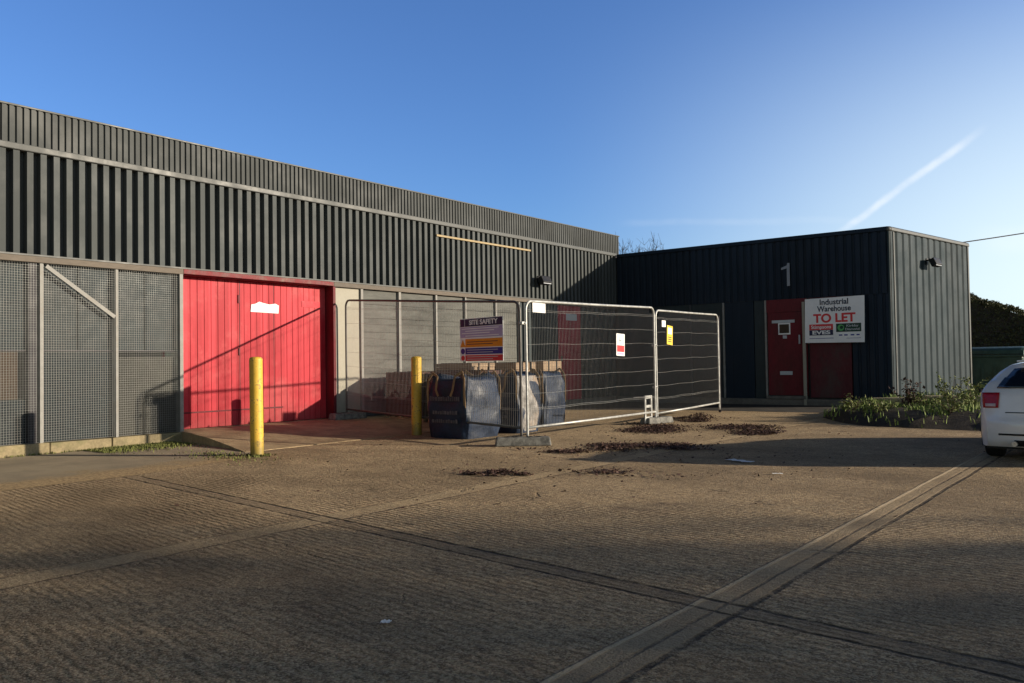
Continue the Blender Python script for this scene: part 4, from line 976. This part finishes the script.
# ------------------------------------------------------------------ cars
def make_car(name, label, cat, loc, rz, scale, paint, prof, W0, roofW, group=None, van=False, belt=.92):
    """prof: (y, z) from the rear bumper bottom over the roof to the front bumper bottom, y forward"""
    t = thing(name, label, cat, loc, rz, group); t.scale = (scale,) * 3
    # resample with smoothing
    P = [Vector((a, b)) for a, b in prof]
    def cr(p0, p1, p2, p3, s): return .5 * ((2 * p1) + (-p0 + p2) * s + (2 * p0 - 5 * p1 + 4 * p2 - p3) * s * s + (-p0 + 3 * p1 - 3 * p2 + p3) * s ** 3)
    pts = []
    for i in range(len(P) - 1):
        for k in range(5):
            pts.append(cr(P[max(0, i - 1)], P[i], P[i + 1], P[min(len(P) - 1, i + 2)], k / 5))
    pts.append(P[-1]); L = prof[-1][0]; zmax = max(p.y for p in pts)
    def half(y, z):
        w = W0 * (1 - .035 * ((z - .6) / .5) ** 2) if z < belt else W0 * .985 + (roofW - W0 * .985) * ((z - belt) / (zmax - belt)) ** 1.1
        e = min(y, L - y) / L; return w * (1 - .13 * max(0, 1 - e / .10) ** 2.2)
    def skin(p, u):   # u in -1..1, pushes corners of the ends forward
        y, z = p; mid = L / 2; k = .15 if y < mid else -.22
        end = max(0, 1 - min(y, L - y) / (L * .22)); w = half(y, z)
        return Vector((w * u, y + k * end * abs(u) ** 3, z - .055 * abs(u) ** 3 * (1 if z > belt + .2 else .15)))
    nu = 20; vs = []; fs = []
    def us(i): q = -1 + 2 * i / nu; return math.copysign(1 - (1 - abs(q)) ** 1.5, q)
    for p in pts:
        for i in range(nu + 1): vs.append(skin(p, us(i)))
    k = nu + 1
    for j in range(len(pts) - 1):
        for i in range(nu): fs.append((j * k + i, j * k + i + 1, (j + 1) * k + i + 1, (j + 1) * k + i))
    # sides: from each profile edge down to the sill
    nz = 12
    for sgn in (-1, 1):
        o = len(vs); sill = .20
        for p in pts:
            e = skin(p, sgn)
            for j in range(nz + 1):
                z = e.z + (min(sill, e.z) - e.z) * j / nz; bul = half(p.x, z) - half(p.x, p.y)
                vs.append(Vector((e.x + sgn * bul * (1 if j else 0), e.y, z)))
        kk = nz + 1
        for a in range(len(pts) - 1):
            for j in range(nz): fs.append((o + a * kk + j, o + (a + 1) * kk + j, o + (a + 1) * kk + j + 1, o + a * kk + j + 1))
    me = bpy.data.meshes.new('body'); me.from_pydata([tuple(v) for v in vs], [], fs)
    bm = bmesh.new(); bm.from_mesh(me); bmesh.ops.remove_doubles(bm, verts=bm.verts, dist=.0008); bmesh.ops.recalc_face_normals(bm, faces=bm.faces); bm.to_mesh(me); bm.free()
    for p in me.polygons: p.use_smooth = True
    me.materials.append(paint); o = bpy.data.objects.new('body', me); COL.objects.link(o); o.parent = t
    # patch glued on the end skins: given z-range & u-range
    def on_z(z, rear=True):
        seq = pts if rear else list(reversed(pts))
        for a, b in zip(seq[:-1], seq[1:]):
            if a.y <= z <= b.y and b.y > a.y:
                s_ = (z - a.y) / (b.y - a.y); return a.lerp(b, s_)
        return seq[0]
    def patch(nm, m, z0, z1, ufun0, ufun1, off=.008, rear=True, n=8, par=None):
        pv = []; pf = []
        for j in range(n + 1):
            v = j / n; z = z0 + (z1 - z0) * v; p = on_z(z, rear); p2 = on_z(z + .02, rear)
            dn = Vector((0, -(p2.y - p.y), (p2.x - p.x))) if rear else Vector((0, (p2.y - p.y), -(p2.x - p.x)))
            dn = dn.normalized() * off if dn.length > 0 else Vector((0, -off if rear else off, 0))
            for i in range(n + 1):
                u = ufun0(v) + (ufun1(v) - ufun0(v)) * i / n; q = skin(p, u); pv.append(q + dn + Vector((math.copysign(off * .8, u) if abs(u) > .9 else 0, 0, 0)))
        for j in range(n):
            for i in range(n): a = j * (n + 1) + i; pf.append((a, a + 1, a + n + 2, a + n + 1))
        oo = MB().add(pv, pf).build(nm, m, par or t, smooth=True); sd = oo.modifiers.new('s', 'SOLIDIFY'); sd.thickness = .004; sd.offset = 0; return oo
    def sidepatch(nm, m, poly, off=.008):
        for sgn in (-1, 1):
            n = len(poly); vv = [Vector((sgn * (half(y, z) + off), y, z)) for y, z in poly]
            MB().add(vv, [tuple(range(n))]).build(nm, m, t)
    def wheel(y, r=.315, wd=.21):
        for sgn in (-1, 1):
            xo = sgn * (half(y, .35) - .012); wv = thing_child('wheel', t); wv.location = (xo, y, r)
            prof_ = [(.19, -wd), (r - .02, -wd), (r, -wd + .03), (r, -.03), (r - .02, 0), (.21, 0), (.2, -.02)]
            ty = MB(); vs_ = []; n = 28
            for rr, xx in prof_:
                for a in range(n): th = 2 * PI * a / n; vs_.append((sgn * xx, rr * math.cos(th), rr * math.sin(th)))
            ty.add(vs_, [(i * n + a, i * n + (a + 1) % n, (i + 1) * n + (a + 1) % n, (i + 1) * n + a) for i in range(len(prof_) - 1) for a in range(n)])
            ty.build('tyre', M['tyre'], wv, smooth=True)
            rm = MB(); rm.tube([(sgn * -.05, 0, 0), (sgn * -.015, 0, 0)], .05, 12)
            for a in range(5):
                th = 2 * PI * a / 5; c = Vector((sgn * -.03, .11 * math.cos(th), .11 * math.sin(th)))
                rm.obox(c, (.012, 0, 0), Vector((0, math.cos(th), math.sin(th))) * .10, Vector((0, -math.sin(th), math.cos(th))) * .025)
            rm.build('rim', M['rim'], wv)
            ar = MB(); rr = r + .055; n = 24; av = []
            for a in range(n + 1):
                th = PI * a / n; av.append((sgn * (half(y + rr * math.cos(th), r + rr * math.sin(th)) + .004), y + rr * math.cos(th), r + rr * math.sin(th)))
            av.append((sgn * (half(y - rr, .2) + .004), y - rr, .17)); av.append((sgn * (half(y + rr, .2) + .004), y + rr, .17))
            ar.add(av, [tuple(range(n + 1)) + (n + 1, n + 2)]); ar.build('wheel_arch', M['blackplastic'], t)
    return t, patch, sidepatch, wheel
def thing_child(name, par):
    o = bpy.data.objects.new(name, None); COL.objects.link(o); o.parent = par; return o

hatch = [(.10, .20), (.02, .30), (.0, .50), (.05, .62), (.10, .80), (.16, .95), (.36, 1.18), (.50, 1.31), (.62, 1.345), (1.4, 1.38), (2.0, 1.345), (2.45, 1.20), (2.85, .98), (3.3, .92), (3.9, .82), (4.22, .68), (4.30, .50), (4.26, .28), (4.20, .2)]
CAR, patch, sidepatch, wheel = make_car('parked_car', 'white hatchback parked at the right edge seen from behind', 'car', (11.145, 10.30, 0), R(-1.5), .805, M['car_white'], hatch, .885, .50)
patch('rear_window', M['carglass'], .975, 1.25, lambda v: -.80 + .06 * v, lambda v: .80 - .06 * v, .022)
for s in (-1, 1):
    a, b = (lambda v, s=s: s * .985), (lambda v, s=s: s * (.68 - .03 * v))
    tl = patch('tail_light', M['light_red'], .72, .92, a, lambda v, s=s: s * (.76 - .03 * v), .014)
    patch('reversing_lamp', M['light_clear'], .735, .775, lambda v, s=s: s * .94, lambda v, s=s: s * .80, .018, n=4, par=None)
patch('tailgate_seam', M['blackplastic'], .655, .667, lambda v: -.66, lambda v: .66, .004, n=6)
patch('number_plate', M['sign_yellow'], .52, .62, lambda v: -.30, lambda v: .30, .012, n=4)
patch('bumper_slot', M['blackplastic'], .36, .385, lambda v: -.80, lambda v: .80, .006, n=6)
patch('lower_valance', M['blackplastic'], .22, .30, lambda v: -.55, lambda v: .55, .008, n=6)
MB().tube([(-.42, -.01, .25), (-.42, .12, .25)], .035, 12).build('exhaust', M['rim'], CAR)
MB().obox((0, .46, 1.345), (.42, 0, 0), (0, .09, -.0), (0, .0, .012)).build('roof_spoiler', M['car_white'], CAR, bevel=.01)
sidepatch('side_window', M['carglass'], [(.62, .98), (1.30, .96), (1.30, 1.25), (.80, 1.24)]); sidepatch('side_window', M['carglass'], [(1.36, .96), (2.55, .96), (2.15, 1.19), (1.9, 1.25), (1.36, 1.26)])
patch('windscreen', M['carglass'], 1.02, 1.28, lambda v: -.86, lambda v: .86, .008, rear=False)
for s in (-1, 1): patch('headlight', M['lamp_glass'], .62, .74, lambda v, s=s: s * .95, lambda v, s=s: s * .6, .012, rear=False, n=5)
MB().box(-.78, .78, .25, 4.05, .16, .24).build('underbody', M['blackplastic'], CAR)
wheel(.80); wheel(3.40)
# ------------------------------------------------------------------ overhead cable and its pole
up_ = thing('utility_pole', 'timber pole carrying the overhead cable beyond the hedge', 'pole', (22.0, 47.0, 0))
MB().tube([(0, 0, -.1), (0, 0, 9.6)], [.14, .10], 10).build('pole', M['bark'], up_); MB().box(-.6, .6, -.05, .05, 9.1, 9.22).build('cross_arm', M['bark'], up_)
a = Vector((7.95, 25.2, 4.2)); b = Vector((22.0, 47.0, 9.2)); pts = []
for i in range(25):
    s = i / 24; p = a.lerp(b, s); p.z -= .9 * 4 * s * (1 - s) * .35; pts.append(p)
tag(MB().tube(pts, .016, 5).build('overhead_cable', M['cable']), 'thin dark cable rising from the end of the wing roof', 'cable')

# ------------------------------------------------------------------ verge with grass and weeds by the end wall
rnd = random.Random(31)
ver = MB(); vs = []; fs = []; nx, ny = 26, 16
def vpt(i, j):
    s = i / nx; q = j / ny
    bx = 6.9 + s * 3.9; y0 = 16.4 - 1.7 * math.sin(min(1, s * 2.5) * PI / 2) - .5 * s; y1 = 20.38 + max(0, (bx - 7.2)) * 1.3
    return (bx, y0 + (y1 - y0) * q)
def bedz(x, y, e): return -.02 if e <= 0 else .005 + e ** .6 * (.20 + .035 * math.sin(x * 5 + y * 3) + .025 * math.sin(x * 11 - y * 7))
for i in range(nx + 1):
    for j in range(ny + 1):
        x, y = vpt(i, j); e = min(1, j / 2, i / 3, (nx - i) / 3); vs.append((x, y, bedz(x, y, e)))
for i in range(nx):
    for j in range(ny): a = i * (ny + 1) + j; fs.append((a, a + ny + 1, a + ny + 2, a + 1))
struct(ver.add(vs, fs).build('soil_bed', M['soil'], smooth=True))
def blades(pts, h, rnd, wdt=.006):
    vs = []; fs = []
    for p in pts:
        hh = h * rnd.uniform(.4, 1.25); a = rnd.uniform(0, 2 * PI); lean = rnd.uniform(0, .6) * hh; dx, dy = math.cos(a), math.sin(a); w = wdt * rnd.uniform(.7, 1.5); b = rnd.uniform(0, PI); wx, wy = math.cos(b) * w, math.sin(b) * w
        k = len(vs); x, y, z = p
        vs += [(x - wx, y - wy, z), (x + wx, y + wy, z), (x + dx * lean * .4 + wx * .7, y + dy * lean * .4 + wy * .7, z + hh * .6), (x + dx * lean * .4 - wx * .7, y + dy * lean * .4 - wy * .7, z + hh * .6), (x + dx * lean, y + dy * lean, z + hh)]
        fs += [(k, k + 1, k + 2, k + 3), (k + 3, k + 2, k + 4)]
    return vs, fs
pts = []
for i in range(9000):
    s, q = rnd.random(), rnd.random() ** 1.0
    cl_ = math.sin(s * 21) * math.sin(q * 9 + s * 7)
    if cl_ < -.25 and rnd.random() < .8: continue
    x, y = vpt(s * nx, q * ny); e = max(.01, min(1, q * ny / 2, s * nx / 3, (1 - s) * nx / 3))
    if (e < .9 and rnd.random() < .8) or (q > .5 and rnd.random() < .5): continue
    pts.append((x, y, bedz(x, y, e) - .01))
tag(raw('grass', *blades(pts, .11, rnd, .010), M['grass']), 'short rough grass on the soil bed below the grey end wall', 'grass', kind='stuff')
def weed(x, y, h, label, seed, m=None, n=70, spread=.28, leaf=.034, z=.19):
    r2 = random.Random(seed); t = thing('weed', label, 'weed', (x, y, z), r2.uniform(0, 6), 'weeds by the end wall')
    st = MB(); pts = []
    for i in range(9):
        a = r2.uniform(0, 2 * PI); l = h * r2.uniform(.6, 1.1); e = Vector((math.cos(a) * spread * r2.random() * 1.3, math.sin(a) * spread * r2.random() * 1.3, l)); st.tube([Vector((0, 0, 0)), e * .5 + Vector((0, 0, l * .06)), e], [.008, .006, .003], 4, False)
        for k in range(n // 6): s_ = r2.uniform(.2, 1); pts.append(e * s_ + Vector((r2.gauss(0, .05), r2.gauss(0, .05), r2.gauss(0, .03))))
    st.build('stem', M['deadstem'], t)
    raw('leaves', *leaf_quads(pts, leaf, r2, .3), m or M['weed'], t)
    return t
weed(8.95, 17.7, .58, 'tallest leafy weed in front of the far part of the end wall', 1, n=190, spread=.5)
weed(9.38, 16.9, .46, 'bushy pale weed nearest the white car', 2, n=180, spread=.5)
weed(8.62, 17.1, .32, 'low bushy weed between the dead stalks and the tall weed', 3, n=130, spread=.4)
weed(8.28, 17.2, .48, 'brown dead weed standing in front of the end wall', 4, M['dead_leaf'], 120, .28, .04)
weed(7.72, 15.7, .24, 'low green weed at the left end of the soil bed', 5, n=130, spread=.34)
weed(8.15, 15.6, .2, 'ground hugging weed on the front ridge of the soil bed', 6, n=120, spread=.4)
weed(9.3, 15.5, .24, 'low weed on the ridge of the bed close to the car', 7, n=110, spread=.4)
# rotten kerb lengths lying in the bed
lg = MB(); lg.obox((0, 0, .07), (.62, .10, 0), (-.02, .12, 0), (0, 0, .075)); tag(lg.build('kerb_stone', M['kerbstone'], None, bevel=.03, loc=(8.85, 18.3, .22)), 'sunlit buff kerb stone lying among the weeds', 'kerb stone', 'loose kerb stones')
lg = MB(); lg.obox((0, 0, .06), (.40, .02, .01), (-.01, .13, 0), (0, 0, .07)); tag(lg.build('kerb_stone', M['kerbstone'], None, bevel=.03, loc=(7.85, 17.9, .20)), 'pale kerb stone at the foot of the rounded wing corner', 'kerb stone', 'loose kerb stones')

# thin grass and moss along the plinth and around the bollard
rnd = random.Random(77); pts = []
for i in range(2600):
    y = rnd.uniform(5.6, 6.95); x = .07 + abs(rnd.gauss(0, .38))
    if x < 1.6: pts.append((x, y, .004))
for i in range(160):
    a = rnd.uniform(0, 2 * PI); rr = .085 + abs(rnd.gauss(0, .05)); pts.append((2.84 + rr * math.cos(a), 6.5 + rr * math.sin(a), .0))
for i in range(700):
    y = rnd.uniform(-2, 5.6); pts.append((.06 + abs(rnd.gauss(0, .03)), y, .004))
for i in range(350): pts.append((rnd.gauss(2.55, .45), rnd.gauss(6.25, .18), .002))
tag(raw('grass', *blades(pts, .032, rnd, .007), M['moss']), 'thin moss and grass along the plinth left of the red door', 'grass', kind='stuff')

# ------------------------------------------------------------------ fallen leaves
def leaf_pile(cx, cy, rx, ry, n, hgt, label, seed, ang=0.0, size=.021):
    r2 = random.Random(seed); pts = []
    lumps = [(r2.gauss(0, .45), r2.gauss(0, .45), r2.uniform(.25, .55)) for _ in range(9)]
    while len(pts) < n:
        l = lumps[min(8, int(r2.expovariate(.45)))]; u = l[0] * 1.25 + r2.gauss(0, l[2] * .55); v = l[1] * 1.25 + r2.gauss(0, l[2] * .55); d = math.hypot(u, v)
        if d > 1.7 or (d > .8 and r2.random() < .35): continue
        x = u * rx; y = v * ry; c, s = math.cos(ang), math.sin(ang)
        pts.append((cx + c * x - s * y, cy + s * x + c * y, .012 + max(0, 1 - d) * hgt * r2.random() + r2.random() * .012))
    return tag(raw('leaf_litter', *leaf_quads(pts, size, r2, .75, .7), M['dead_leaf']), label, 'leaf litter', kind='stuff')
leaf_pile(6.35, 9.45, .85, .60, 3400, .012, 'dark heap of dead leaves on the yard in front of the bright fence', 1, R(20))
leaf_pile(5.75, 12.7, 1.0, 1.1, 6500, .045, 'dark wet leaves banked up at the far fence joint', 2, R(10))
leaf_pile(6.55, 6.72, .30, .20, 800, .006, 'small patch of dead leaves on the concrete nearer the camera', 3, R(15))
leaf_pile(7.5, 7.3, .75, .45, 200, .004, 'thin scatter of dead leaves right of the small patch', 4, R(30))
rs = random.Random(88); pts = []
for i in range(420):
    pts.append((rs.gauss(6.6, 1.5), rs.gauss(9.6, 2.2), .008))
tag(raw('leaf_litter', *leaf_quads(pts, .02, rs, .8, .7), M['dead_leaf']), 'single dead leaves blown across the middle of the yard', 'leaf litter', kind='stuff')
leaf_pile(5.1, 14.9, .5, .5, 1300, .13, 'brown leaves heaped under the farthest fence', 6, 0)

# ------------------------------------------------------------------ litter
def litter(x, y, sx, sy, rz, m, label, name='litter', z=.006, seed=0):
    r2 = random.Random(seed); n = 8; v = []
    for j in range(4):
        for i in range(n + 1): v.append((sx * (i / n - .5), sy * (j / 3 - .5) * (1 + .3 * math.sin(i * 2 + seed)), .003 + .006 * abs(math.sin(i * .9 + j * 1.1 + seed)) + r2.random() * .002))
    o = MB().add(v, [(j * (n + 1) + i, j * (n + 1) + i + 1, (j + 1) * (n + 1) + i + 1, (j + 1) * (n + 1) + i) for j in range(3) for i in range(n)]).build(name, m)
    o.location = (x, y, z); o.rotation_euler = (0, 0, rz); return tag(o, label, 'litter')
litter(8.30, 8.98, .34, .13, R(-20), M['paper'], 'crumpled pale plastic strip in the car shadow', 'plastic_strip', seed=1)
litter(9.02, 8.16, .10, .05, R(20), M['paper'], 'scrap of white paper on the sunlit concrete', 'paper_scrap', seed=2)
litter(9.27, 2.60, .045, .04, R(30), M['paper'], 'scrap of white paper on the near shaded concrete', 'paper_scrap', seed=3)
